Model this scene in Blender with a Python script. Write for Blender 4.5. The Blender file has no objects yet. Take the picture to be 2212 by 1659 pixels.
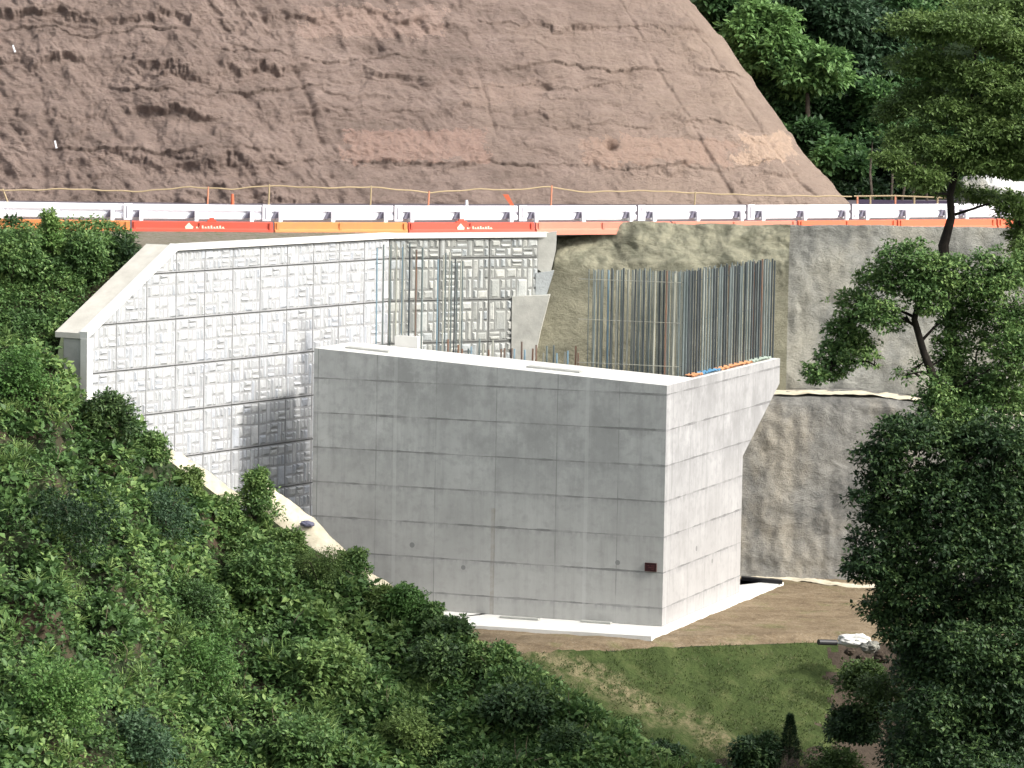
import bpy, bmesh, math, random
import numpy as np
from mathutils import Vector, Matrix
R = math.radians
random.seed(7); rng = np.random.default_rng(7)
scene = bpy.context.scene
COL = scene.collection

# ---------------------------------------------------------------- camera
F = 8000.0; CX, CY = 1106.0, 829.5            # focal length and centre in photo units (2212 x 1659)
EYE = np.array([0.0, 0.0, 17.3])
PITCH = math.atan(0.0849); ROLL = R(1.0)
fw = np.array([0, math.cos(PITCH), -math.sin(PITCH)])
r0 = np.array([1.0, 0, 0]); u0 = np.array([0, math.sin(PITCH), math.cos(PITCH)])
rt = math.cos(ROLL) * r0 + math.sin(ROLL) * u0
up = -math.sin(ROLL) * r0 + math.cos(ROLL) * u0
cam_d = bpy.data.cameras.new('camera'); cam = bpy.data.objects.new('camera', cam_d); COL.objects.link(cam)
M = Matrix(((rt[0], up[0], -fw[0], EYE[0]), (rt[1], up[1], -fw[1], EYE[1]), (rt[2], up[2], -fw[2], EYE[2]), (0, 0, 0, 1)))
cam.matrix_world = M
cam_d.sensor_width = 36; cam_d.lens = 36 * F / 2212; cam_d.clip_start = 1; cam_d.clip_end = 6000
scene.camera = cam
scene.render.resolution_x = 1024; scene.render.resolution_y = 768

# ---------------------------------------------------------------- light
SUN_AZ, SUN_EL = R(-28), R(38)
S = Vector((math.cos(SUN_EL) * math.cos(SUN_AZ), math.cos(SUN_EL) * math.sin(SUN_AZ), math.sin(SUN_EL)))
w = bpy.data.worlds.new('World'); scene.world = w; w.use_nodes = True
wn = w.node_tree.nodes; wl = w.node_tree.links
bg = wn['Background']; sky = wn.new('ShaderNodeTexSky'); sky.sky_type = 'NISHITA'; sky.sun_disc = False
sky.sun_elevation = SUN_EL; sky.sun_rotation = R(90) - SUN_AZ
sky.dust_density = 4.0; sky.air_density = 1.0; sky.ozone_density = 1.0
hs = wn.new('ShaderNodeHueSaturation'); hs.inputs['Saturation'].default_value = 0.35
wl.new(sky.outputs[0], hs.inputs['Color']); wl.new(hs.outputs[0], bg.inputs[0]); bg.inputs[1].default_value = 0.15
sl = bpy.data.lights.new('sun', 'SUN'); sl.energy = 2.0; sl.angle = R(5); sl.color = (1, .95, .87)
so = bpy.data.objects.new('sun', sl); COL.objects.link(so); so.rotation_euler = S.to_track_quat('Z', 'Y').to_euler()
so.location = (60, 60, 80)
scene.view_settings.view_transform = 'Standard'; scene.view_settings.look = 'None'
scene.view_settings.exposure = 0.92; scene.view_settings.gamma = 1

# ---------------------------------------------------------------- helpers
def W(u, v, y):                                # photo point seen at world depth y
    u = np.asarray(u, float); v = np.asarray(v, float); y = np.asarray(y, float)
    a = (u - CX) / F; b = -(v - CY) / F
    d = fw + a[..., None] * rt + b[..., None] * up
    return EYE + d * ((y - EYE[1]) / d[..., 1])[..., None]
def G(u, v, z):                                # photo point on the level z
    u = np.asarray(u, float); v = np.asarray(v, float)
    a = (u - CX) / F; b = -(v - CY) / F
    d = fw + a[..., None] * rt + b[..., None] * up
    return EYE + d * ((z - EYE[2]) / d[..., 2])[..., None]
_perm = np.random.default_rng(3).permutation(256); _perm = np.concatenate([_perm, _perm, _perm])
_gr = np.random.default_rng(5).normal(size=(256, 3)); _gr /= np.linalg.norm(_gr, axis=1)[:, None]
def noise(p):
    p = np.asarray(p, float); i = np.floor(p).astype(int); f = p - i; i &= 255
    w_ = f * f * f * (f * (f * 6 - 15) + 10); out = 0
    for dx in (0, 1):
        for dy in (0, 1):
            for dz in (0, 1):
                h = _perm[_perm[_perm[(i[..., 0] + dx) & 255] + ((i[..., 1] + dy) & 255)] + ((i[..., 2] + dz) & 255)]
                g = _gr[h]; d = f - np.array([dx, dy, dz])
                wt = (w_[..., 0] if dx else 1 - w_[..., 0]) * (w_[..., 1] if dy else 1 - w_[..., 1]) * (w_[..., 2] if dz else 1 - w_[..., 2])
                out = out + wt * (g * d).sum(-1)
    return out * 1.5
def fbm(p, o=4, g=.5):
    p = np.asarray(p, float); a = 1.0; s = 0
    for k in range(o): s = s + a * noise(p + 17.3 * k); p = p * 2.03; a *= g
    return s
def mesh_np(name, V, Fc, mat, smooth=False, attr=None, uv=None):
    me = bpy.data.meshes.new(name); V = np.asarray(V, np.float32).reshape(-1, 3)
    if isinstance(Fc, np.ndarray):
        n, k = Fc.shape
        me.vertices.add(len(V)); me.vertices.foreach_set('co', V.ravel())
        me.loops.add(n * k); me.loops.foreach_set('vertex_index', Fc.astype(np.int32).ravel())
        me.polygons.add(n); me.polygons.foreach_set('loop_start', np.arange(0, n * k, k, dtype=np.int32))
        me.polygons.foreach_set('loop_total', np.full(n, k, np.int32))
        me.update(calc_edges=True)
    else:
        me.from_pydata([tuple(map(float, a)) for a in V], [], Fc); me.update()
    if smooth: me.polygons.foreach_set('use_smooth', [True] * len(me.polygons))
    if attr is not None:
        at = me.attributes.new('tint', 'FLOAT', 'POINT'); at.data.foreach_set('value', np.asarray(attr, np.float32))
    if uv is not None:
        l = me.uv_layers.new(name='UVMap'); idx = np.empty(len(me.loops), np.int32); me.loops.foreach_get('vertex_index', idx)
        l.data.foreach_set('uv', np.asarray(uv, np.float32)[idx].ravel())
    for m in (mat if isinstance(mat, (list, tuple)) else [mat]): me.materials.append(m)
    return me
def tag(o, label=None, cat=None, group=None, kind=None):
    if label: o['label'] = label
    if cat: o['category'] = cat
    if group: o['group'] = group
    if kind: o['kind'] = kind
    return o
def thing(name, label, cat, loc, group=None):
    o = bpy.data.objects.new(name, None); COL.objects.link(o); o.location = tuple(map(float, loc)); o.empty_display_size = .3
    return tag(o, label, cat, group)
def wloc(o):
    l = Vector((0, 0, 0))
    while o: l = l + o.location; o = o.parent
    return np.array(l)
def part(name, V, Fc, mat, parent, **k):       # vertices given in world space
    V = np.asarray(V, float).reshape(-1, 3)
    me = mesh_np(name, V - wloc(parent), Fc, mat, **k)
    o = bpy.data.objects.new(name, me); COL.objects.link(o); o.parent = parent; return o
def solo(name, V, Fc, mat, label, cat, group=None, kind=None, origin=None, **k):
    V = np.asarray(V, float).reshape(-1, 3)
    if origin is None: origin = np.zeros(3)
    me = mesh_np(name, V - origin, Fc, mat, **k); o = bpy.data.objects.new(name, me); COL.objects.link(o)
    o.location = tuple(map(float, origin)); return tag(o, label, cat, group, kind)
def struct(name, V, Fc, mat, **k): return solo(name, V, Fc, mat, None, None, kind='structure', **k)
def grid_faces(nu, nv):
    i = np.arange(nu - 1)[:, None]; j = np.arange(nv - 1)[None, :]; a = (i * nv + j).ravel()
    return np.stack([a, a + nv, a + nv + 1, a + 1], 1)
class MB:
    def __init__(s): s.V = []; s.F = []
    def add(s, V, Fc): n = len(s.V); s.V += [tuple(map(float, v)) for v in V]; s.F += [tuple(n + i for i in f) for f in Fc]; return s
    def box(s, o, ax, ay, az):                 # corner + three edge vectors
        o, ax, ay, az = map(lambda q: np.array(q, float), (o, ax, ay, az))
        c = [o, o + ax, o + ax + ay, o + ay]; c += [q + az for q in c]
        f = [(0, 3, 2, 1), (4, 5, 6, 7), (0, 1, 5, 4), (1, 2, 6, 5), (2, 3, 7, 6), (3, 0, 4, 7)]
        if np.dot(np.cross(ax, ay), az) < 0: f = [q[::-1] for q in f]
        return s.add(c, f)
    def cbox(s, c, sx, sy, sz, d=(1, 0)):      # centre of base, sizes, direction of x
        d = np.array([d[0], d[1], 0.]); d /= np.linalg.norm(d); n = np.array([-d[1], d[0], 0])
        c = np.array(c, float) - d * sx / 2 - n * sy / 2
        return s.box(c, d * sx, n * sy, (0, 0, sz))
    def prism(s, poly, d):                     # polygon extruded by the vector d
        poly = np.array(poly, float); n = len(poly); d = np.array(d, float)
        V = list(poly) + list(poly + d)
        return s.add(V, [tuple(range(n))[::-1], tuple(range(n, 2 * n))] + [(i, (i + 1) % n, n + (i + 1) % n, n + i) for i in range(n)])
    def tube(s, pts, rad, seg=8, cap=True):
        pts = [np.array(p, float) for p in pts]; n = len(pts); V = []
        for i, p in enumerate(pts):
            t = pts[min(i + 1, n - 1)] - pts[max(i - 1, 0)]; t /= max(np.linalg.norm(t), 1e-9)
            a = np.cross(t, [0.13, 1, .07]) if abs(t[1]) < .9 else np.cross(t, [1, 0, 0]); a /= np.linalg.norm(a); b = np.cross(t, a)
            r = rad[i] if hasattr(rad, '__len__') else rad
            V += [p + r * (math.cos(2 * math.pi * k / seg) * a + math.sin(2 * math.pi * k / seg) * b) for k in range(seg)]
        Fc = [(i * seg + k, i * seg + (k + 1) % seg, (i + 1) * seg + (k + 1) % seg, (i + 1) * seg + k) for i in range(n - 1) for k in range(seg)]
        if cap: Fc += [tuple(range(seg))[::-1], tuple((n - 1) * seg + k for k in range(seg))]
        return s.add(V, Fc)
    def part(s, name, mat, parent, **k): return part(name, s.V, s.F, mat, parent, **k)
    def solo(s, name, mat, label, cat, **k): return solo(name, s.V, s.F, mat, label, cat, **k)

# ---------------------------------------------------------------- materials
class NT:
    def __init__(s, name, rough=.9, spec=.2):
        s.m = bpy.data.materials.new(name); s.m.use_nodes = True; s.t = s.m.node_tree; s.n = s.t.nodes; s.l = s.t.links
        s.b = s.n['Principled BSDF']; s.b.inputs['Roughness'].default_value = rough; s.b.inputs['Specular IOR Level'].default_value = spec
        s.co = s.n.new('ShaderNodeTexCoord')
    def put(s, sock, v):
        if hasattr(v, 'links') or isinstance(v, bpy.types.NodeSocket): s.l.new(v, sock)
        else: sock.default_value = v
    def map(s, sc=(1, 1, 1), rot=(0, 0, 0), src='Object', loc=(0, 0, 0)):
        q = s.n.new('ShaderNodeMapping'); s.l.new(s.co.outputs[src], q.inputs[0]); q.inputs['Scale'].default_value = sc
        q.inputs['Rotation'].default_value = rot; q.inputs['Location'].default_value = loc; return q.outputs[0]
    def noise(s, scale, vec=None, det=5, rough=.6, dist=0):
        q = s.n.new('ShaderNodeTexNoise'); q.inputs['Scale'].default_value = scale; q.inputs['Detail'].default_value = det
        q.inputs['Roughness'].default_value = rough; q.inputs['Distortion'].default_value = dist
        s.l.new(vec if vec is not None else s.co.outputs['Object'], q.inputs['Vector']); return q.outputs['Fac']
    def ramp(s, fac, *st):
        q = s.n.new('ShaderNodeValToRGB'); s.put(q.inputs[0], fac); e = q.color_ramp.elements
        while len(e) < len(st): e.new(.5)
        for k, (p, c) in enumerate(st): e[k].position = p; e[k].color = (*c, 1) if hasattr(c, '__len__') else (c, c, c, 1)
        return q.outputs[0]
    def mix(s, f, a, b, mode='MIX'):
        q = s.n.new('ShaderNodeMix'); q.data_type = 'RGBA'; q.blend_type = mode
        s.put(q.inputs[0], f)
        for k, v in ((6, a), (7, b)): s.put(q.inputs[k], (*v, 1) if isinstance(v, tuple) and len(v) == 3 else v)
        return q.outputs[2]
    def math(s, op, a, b=0, c=0):
        q = s.n.new('ShaderNodeMath'); q.operation = op; s.put(q.inputs[0], a); s.put(q.inputs[1], b); s.put(q.inputs[2], c); return q.outputs[0]
    def sep(s, v):
        q = s.n.new('ShaderNodeSeparateXYZ'); s.l.new(v, q.inputs[0]); return q.outputs
    def bump(s, h, st=.4, d=.02):
        q = s.n.new('ShaderNodeBump'); s.put(q.inputs['Height'], h); q.inputs['Strength'].default_value = st; q.inputs['Distance'].default_value = d
        s.l.new(q.outputs[0], s.b.inputs['Normal'])
    def col(s, c): s.put(s.b.inputs['Base Color'], (*c, 1) if isinstance(c, tuple) else c); return s.m

def mottled(name, c1, c2, scale=1.0, rough=.9, bump=.4, bscale=8, bd=.03, spec=.2, c3=None):
    t = NT(name, rough, spec); n = t.noise(scale, det=8)
    c = t.ramp(n, (.32, c1), (.68, c2))
    if c3: c = t.mix(t.ramp(t.noise(scale * .35, det=6), (.5, 0.0), (.66, 1.0)), c, c3)
    if bump: t.bump(t.noise(bscale, det=8), bump, bd)
    return t.col(c)

def joint_line(t, coord, pos, wdt):            # 1 on a line of the given width
    d = t.math('ABSOLUTE', t.math('SUBTRACT', coord, pos)); return t.math('LESS_THAN', d, wdt)
def concrete_formed(name, base, xs, light_xs, dz, z0, dark=.72, rust=None):
    t = NT(name, .85, .25)
    uv = t.co.outputs['UV']; x, z, _ = t.sep(uv)
    n1 = t.noise(.55, uv, 7, .62); n2 = t.noise(3.2, uv, 6); st = t.noise(1.0, t.map((3.2, .28, 1), src='UV'), 6, .7)
    c = t.ramp(n1, (.3, tuple(k * .82 for k in base)), (.7, tuple(min(k * 1.1, 1) for k in base)))
    c = t.mix(t.math('MULTIPLY', t.ramp(st, (.47, 0.), (.70, 1.)), .55), c, tuple(k * .60 for k in base))
    c = t.mix(t.math('MULTIPLY', t.ramp(n2, (.50, 0.), (.66, 1.)), .42), c, tuple(k * .58 for k in base))
    big = t.noise(.42, t.map((1, .8, 1), src='UV', loc=(3, 9, 0)), 8, .72)
    c = t.mix(t.math('MULTIPLY', t.ramp(big, (.47, 0.), (.60, 1.)), t.ramp(t.math('DIVIDE', z, 8.2), (.25, .2), (.9, .85))), c, tuple(k * .60 for k in base))
    cell = t.n.new('ShaderNodeTexWhiteNoise'); cell.noise_dimensions = '2D'; cv = t.n.new('ShaderNodeCombineXYZ'); t.put(cv.inputs[0], t.math('FLOOR', t.math('DIVIDE', t.math('SUBTRACT', x, .15), 2.05))); t.put(cv.inputs[1], t.math('FLOOR', t.math('ADD', t.math('DIVIDE', t.math('SUBTRACT', z, z0), dz), .5))); t.l.new(cv.outputs[0], cell.inputs['Vector'])
    c = t.mix(t.math('MULTIPLY', cell.outputs['Value'], .30), c, tuple(k * .72 for k in base))
    c = t.mix(t.ramp(t.math('DIVIDE', z, 8.2), (.0, .35), (.6, 0.)), c, (base[0] * 1.0, base[1] * .94, base[2] * .86))
    wob = t.math('MULTIPLY', t.math('SUBTRACT', t.noise(1.3, uv, 3), .5), .03)
    zz = t.math('ADD', z, wob); xx = t.math('ADD', x, wob)
    fr = t.math('FRACT', t.math('DIVIDE', t.math('SUBTRACT', zz, z0), dz))
    hw = t.math('MULTIPLY', t.math('ADD', t.math('MULTIPLY', t.ramp(t.noise(.8, t.map((1, .3, 1), src='UV'), 5), (.42, .0), (.62, 1.)), .030), .012), 1 / dz)
    hl = t.math('LESS_THAN', t.math('ABSOLUTE', t.math('SUBTRACT', fr, .5)), hw)
    fade = t.ramp(t.noise(.9, uv, 4), (.36, .2), (.58, 1.))
    c = t.mix(t.math('MULTIPLY', hl, t.math('MULTIPLY', fade, .85)), c, tuple(k * .36 for k in base))
    # soft grime hanging under each lift joint
    soft = t.math('MULTIPLY', t.ramp(fr, (.30, 0.), (.49, 1.), (.51, 0.)), t.ramp(t.noise(2.2, t.map((2.6, .5, 1), src='UV'), 6), (.42, 0.), (.66, .75)))
    c = t.mix(soft, c, tuple(k * .55 for k in base))
    vl = 0.0
    for px in xs: vl = t.math('MAXIMUM', vl, joint_line(t, xx, px, .017))
    fade2 = t.ramp(t.noise(.7, t.map((1, 1, 1), src='UV', loc=(5, 3, 0)), 4), (.38, .12), (.58, 1.))
    c = t.mix(t.math('MULTIPLY', vl, t.math('MULTIPLY', fade2, .6)), c, tuple(k * .42 for k in base))
    ll = 0.0
    for px in light_xs: ll = t.math('MAXIMUM', ll, joint_line(t, xx, px, .06))
    c = t.mix(t.math('MULTIPLY', ll, .22), c, tuple(min(1, k * 1.25) for k in base))
    if rust:
        rl = t.math('MULTIPLY', joint_line(t, xx, rust[0], .07), t.math('LESS_THAN', z, rust[1]))
        c = t.mix(t.math('MULTIPLY', rl, t.ramp(t.noise(4, uv, 5), (.3, .05), (.7, .45))), c, (base[0] * .55, base[1] * .45, base[2] * .32))
    vor = t.n.new('ShaderNodeTexVoronoi'); vor.inputs['Scale'].default_value = .55; t.l.new(uv, vor.inputs['Vector'])
    c = t.mix(t.math('LESS_THAN', vor.outputs['Distance'], .05), c, tuple(k * .5 for k in base))
    t.bump(t.math('SUBTRACT', t.noise(9, uv, 6), t.math('MULTIPLY', t.math('MAXIMUM', hl, vl), 1.5)), .25, .01)
    return t.col(c)

def leaf_mat(name, dark, mid, light, trans=.22, rough=.55):
    t = NT(name, rough, .35); a = t.n.new('ShaderNodeAttribute'); a.attribute_name = 'tint'
    c = t.ramp(a.outputs['Fac'], (0.0, dark), (.5, mid), (1.0, light)); t.col(c)
    tr = t.n.new('ShaderNodeBsdfTranslucent'); t.l.new(c, tr.inputs[0])
    mx = t.n.new('ShaderNodeMixShader'); mx.inputs[0].default_value = trans
    t.l.new(t.b.outputs[0], mx.inputs[1]); t.l.new(tr.outputs[0], mx.inputs[2])
    t.l.new(mx.outputs[0], t.n['Material Output'].inputs['Surface']); return t.m

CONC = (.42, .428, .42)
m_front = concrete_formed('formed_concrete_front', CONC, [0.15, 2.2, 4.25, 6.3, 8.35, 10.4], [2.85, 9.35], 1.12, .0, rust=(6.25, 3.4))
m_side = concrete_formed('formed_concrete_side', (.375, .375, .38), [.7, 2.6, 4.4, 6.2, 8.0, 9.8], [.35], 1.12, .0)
m_white = mottled('pale_concrete', (.56, .555, .53), (.68, .675, .64), 1.2, bump=.2)
m_cap = mottled('cap_concrete', (.46, .44, .39), (.58, .56, .50), 1.5, bump=.2)
def stone_mat(name, lo, hi, cool, recess):
    t = NT(name, .9, .2); a = t.n.new('ShaderNodeAttribute'); a.attribute_name = 'tint'; f = a.outputs['Fac']
    inf = t.n.new('ShaderNodeObjectInfo'); rv = inf.outputs['Random']
    f2 = t.math('FRACT', t.math('ADD', f, t.math('MULTIPLY', rv, 3.7)))
    c = t.ramp(f2, (0., lo), (.45, hi), (.75, cool), (1., hi))
    geo = t.n.new('ShaderNodeNewGeometry'); n = t.noise(1.6, geo.outputs['Position'], 8, .7)
    c = t.mix(t.math('MULTIPLY', t.ramp(n, (.42, 0.), (.66, 1.)), .5), c, tuple(k * .66 for k in cool))
    c = t.mix(t.math('MULTIPLY', t.ramp(t.noise(9, geo.outputs['Position'], 5), (.45, 0.), (.7, 1.)), .3), c, tuple(k * .6 for k in lo))
    c = t.mix(t.math('MULTIPLY', rv, .16), c, lo)
    c = t.mix(t.math('LESS_THAN', f, -.01), c, recess)  # recesses between the moulded stones take a separate darker colour
    t.bump(t.noise(16, geo.outputs['Position'], 7), .6, .03); return t.col(c)
m_stone = stone_mat('moulded_stone_concrete', (.41, .42, .435), (.56, .565, .56), (.46, .485, .53), (.33, .335, .34))
m_stone2 = stone_mat('moulded_stone_concrete_grey', (.31, .32, .30), (.48, .48, .44), (.38, .41, .42), (.20, .205, .195))  # darker, greyer copy of the panel colours
m_joint = mottled('joint_shadow_concrete', (.16, .16, .16), (.24, .24, .23), 3)
m_grey = mottled('grey_concrete', (.30, .31, .29), (.42, .42, .39), 1.5)
m_rail = NT('white_painted_steel', .45, .4).col((.86, .86, .90))
m_bracket = NT('dark_galvanised_steel', .5, .5).col((.18, .17, .22))
def plastic(n, c): 
    t = NT(n, .55, .35); return t.col(t.mix(t.ramp(t.noise(2.5, det=6), (.4, 0.), (.7, .5)), c, tuple(k * .7 + .03 for k in c)))
m_orange = plastic('orange_plastic', (.62, .235, .075)); m_red = plastic('red_plastic', (.55, .085, .05)); m_salmon = plastic('faded_red_plastic', (.60, .21, .14))
m_redor = plastic('red_orange_plastic', (.66, .15, .07))
m_print = NT('pale_print', .7).col((.85, .66, .52))
m_rope = NT('rope', .9).col((.42, .33, .20)); m_stakeo = NT('orange_stake', .7).col((.62, .26, .16))
m_bark = mottled('bark', (.035, .028, .022), (.09, .075, .06), 4, bump=.6)
m_bark2 = mottled('dark_bark', (.010, .008, .007), (.026, .021, .017), 4, bump=.6)
def steel(n, a, b): 
    t = NT(n, .6, .4); return t.col(t.ramp(t.noise(1.2, det=4), (.35, a), (.65, b)))
m_bars = [steel('teal_coated_rebar', (.11, .14, .14), (.18, .21, .205)), steel('rusty_rebar', (.20, .11, .07), (.12, .10, .09)),
          steel('dark_rebar', (.03, .04, .045), (.06, .07, .075)), steel('dusty_rebar', (.36, .36, .30), (.26, .27, .24)), steel('blue_coated_rebar', (.14, .23, .29), (.22, .31, .36))]
m_black = NT('black_plastic', .5, .4).col((.015, .015, .018))
m_veg_ground = mottled('dark_gap_ground', (.014, .024, .010), (.036, .046, .020), 1.5, c3=(.07, .05, .034))  # earth coloured dark so the gaps between leaves look shaded
m_forest_floor = mottled('forest_floor', (.012, .024, .010), (.028, .045, .018), .5)
m_soil = mottled('red_brown_soil', (.028, .021, .015), (.068, .052, .038), 1.6, bump=.7, bscale=5, bd=.08)
m_pad = None
# brown slope
t = NT('eroded_earth_slope', .95, .1)
ob = t.co.outputs['Object']
c = t.ramp(t.noise(.30, t.map((1, 1, 2.6)), 9, .68), (.30, (.205, .158, .136)), (.52, (.285, .218, .188)), (.72, (.36, .28, .243)))
c = t.mix(t.math('MULTIPLY', t.ramp(t.noise(1.1, t.map((1, 1, 3.5), rot=(0, R(-8), 0)), 8, .7), (.46, 0.), (.62, 1.)), .34), c, (.155, .12, .102))
px, _, pz = t.sep(ob)
c = t.mix(t.math('MULTIPLY', t.ramp(t.math('ADD', t.math('MULTIPLY', px, .022), t.math('MULTIPLY', t.noise(.25, None, 5), .4)), (.16, 0.), (.50, 1.)), .85), c,
          t.mix(t.noise(.9, t.map((1, 1, 2)), 8), (.26, .20, .165), (.54, .42, .335)))
def patch(c, t, x0, x1, z0, z1, colr, amt=.8):
    wx = t.math('ADD', px, t.math('MULTIPLY', t.math('SUBTRACT', t.noise(.8, None, 8, .75), .5), 5.5)); wz = t.math('ADD', pz, t.math('MULTIPLY', t.math('SUBTRACT', t.noise(.9, None, 8, .72), .5), 1.9))
    f = t.math('MULTIPLY', t.math('MULTIPLY', t.math('GREATER_THAN', wx, x0), t.math('LESS_THAN', wx, x1)), t.math('MULTIPLY', t.math('GREATER_THAN', wz, z0), t.math('LESS_THAN', wz, z1)))
    return t.mix(t.math('MULTIPLY', f, t.ramp(t.noise(2.4, t.map((2.2, 1, 1)), 5), (.25, amt * .35), (.6, amt))), c, colr)
c = patch(c, t, -9.2, -3.2, 18.6, 19.9, (.40, .295, .25)); c = patch(c, t, -7.3, -1.2, 13.3, 14.7, (.38, .26, .215))
c = patch(c, t, 3.0, 9.5, 13.3, 14.4, (.44, .31, .245), .7); c = patch(c, t, 9.8, 12.2, 13.4, 14.6, (.56, .41, .31), .9)
c = patch(c, t, -2.4, 1.0, 15.8, 16.8, (.36, .27, .225), .6)
t.bump(t.math('ADD', t.noise(2.2, t.map((1, 1, 1.8)), 12, .76), t.math('MULTIPLY', t.noise(12, None, 6, .8), .16)), 1.0, .38)
c = t.mix(t.math('MULTIPLY', t.ramp(t.noise(7, None, 7, .85), (.56, 0.), (.66, 1.)), .4), c, (.14, .105, .09))
c = t.mix(t.math('MULTIPLY', t.ramp(t.noise(9, t.map((1, 1, 1), loc=(4, 4, 4)), 7, .85), (.60, 0.), (.68, 1.)), .4), c, (.46, .38, .33))
m_slope = t.col(c)
# shotcrete
def shot(name, a, b, d, lip=None):
    t = NT(name, .95, .1)
    c = t.ramp(t.noise(.8, t.map((1, 1, 1.2)), 9, .7), (.33, a), (.5, b), (.68, tuple(k * 1.25 for k in b)))
    c = t.mix(t.math('MULTIPLY', t.ramp(t.noise(.33, t.map((1.6, 1, .8)), 6), (.46, 0.), (.62, 1.)), .65), c, d)
    c = t.mix(t.math('MULTIPLY', t.ramp(t.noise(.7, t.map((1.5, 1, 1.1), rot=(0, R(30), 0)), 7, .7, 1.2), (.5, 0.), (.66, 1.)), .4), c, tuple(k * .7 for k in a))
    c = t.mix(t.math('MULTIPLY', t.ramp(t.noise(14, None, 6, .8), (.48, 0.), (.62, 1.)), .3), c, tuple(k * .62 for k in a))
    if lip:
        _, _, z_ = t.sep(t.co.outputs['Object'])
        f = t.ramp(t.math('SUBTRACT', t.math('ADD', z_, t.math('MULTIPLY', t.noise(1.2, None, 5), .9)), lip[0] - .1), (.3, 0.), (.6, 1.))
        c = t.mix(f, c, t.ramp(t.noise(1.5, None, 6, .6, .6), (.38, lip[1]), (.6, lip[2])))
    hh_ = t.math('ADD', t.noise(1.6, t.map((1, 1, 1.5)), 10, .78, .5), t.math('MULTIPLY', t.noise(16, None, 6, .8), .22))
    t.bump(hh_, .9, .22); return t.col(c)
m_shot_soil = shot('sandy_shotcrete', (.17, .165, .12), (.25, .24, .175), (.20, .195, .145), lip=(10.35, (.17, .17, .125), (.31, .30, .22)))
m_shot = shot('grey_shotcrete', (.165, .167, .152), (.285, .285, .258), (.36, .345, .285))
m_shot_low = shot('weathered_shotcrete', (.125, .125, .12), (.235, .23, .21), (.38, .345, .28))
m_cream = mottled('cream_shotcrete', (.42, .38, .28), (.68, .62, .48), 2.5, bump=.5, bscale=5, bd=.06)
m_road = mottled('asphalt', (.085, .075, .09), (.12, .105, .12), 2)
m_gravel = mottled('gravel_shoulder', (.12, .105, .08), (.24, .21, .165), 9, bump=.7, bscale=12, bd=.04, c3=(.10, .115, .06))
t = NT('dirt_pad', .95, .1)
c = t.ramp(t.noise(.7, t.map((.8, 1.5, 1)), 9, .75), (.32, (.12, .088, .055)), (.5, (.19, .145, .092)), (.7, (.27, .215, .145)))
c = t.mix(t.ramp(t.noise(.8, t.map((1, 1, 1), loc=(7, 2, 0)), 6), (.56, 0.), (.68, .5)), c, (.13, .14, .055))
c = t.mix(t.math('MULTIPLY', t.ramp(t.noise(11, None, 6, .8), (.54, 0.), (.62, 1.)), .5), c, (.34, .29, .22))
c = t.mix(t.math('MULTIPLY', t.ramp(t.noise(1.9, t.map((1, 1, 1), loc=(2, 8, 0)), 8, .75), (.52, 0.), (.64, 1.)), .45), c, (.09, .065, .042))
t.bump(t.noise(5, None, 8), .9, .08); m_pad = t.col(c)
t = NT('mown_grass', .95, .1)
c = t.ramp(t.noise(1.4, t.map((1, 1, 1)), 9, .7), (.3, (.028, .041, .014)), (.52, (.052, .073, .024)), (.72, (.092, .105, .042)))
gx, gy, gz = t.sep(t.co.outputs['Object'])
tl_ = t.math('DIVIDE', t.math('SUBTRACT', t.math('SUBTRACT', .6, t.math('MULTIPLY', gz, 2.44)), gx), 1.6)
band = t.ramp(t.math('ADD', t.math('SUBTRACT', 1.0, t.math('ABSOLUTE', t.math('SUBTRACT', tl_, .3))), t.math('MULTIPLY', t.math('SUBTRACT', t.noise(.9, None, 6, .7), .5), 2.2)), (.25, 0.), (.85, 1.))
c = t.mix(t.math('MULTIPLY', band, t.ramp(t.noise(3.2, None, 8, .78), (.42, 0.), (.58, .9))), c, (.22, .185, .11))
c = t.mix(t.math('MULTIPLY', t.ramp(t.noise(.5, None, 5), (.5, 0.), (.7, 1.)), .5), c, (.035, .058, .017))
t.bump(t.noise(9, None, 8), .8, .08); m_grass = t.col(c)

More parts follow.
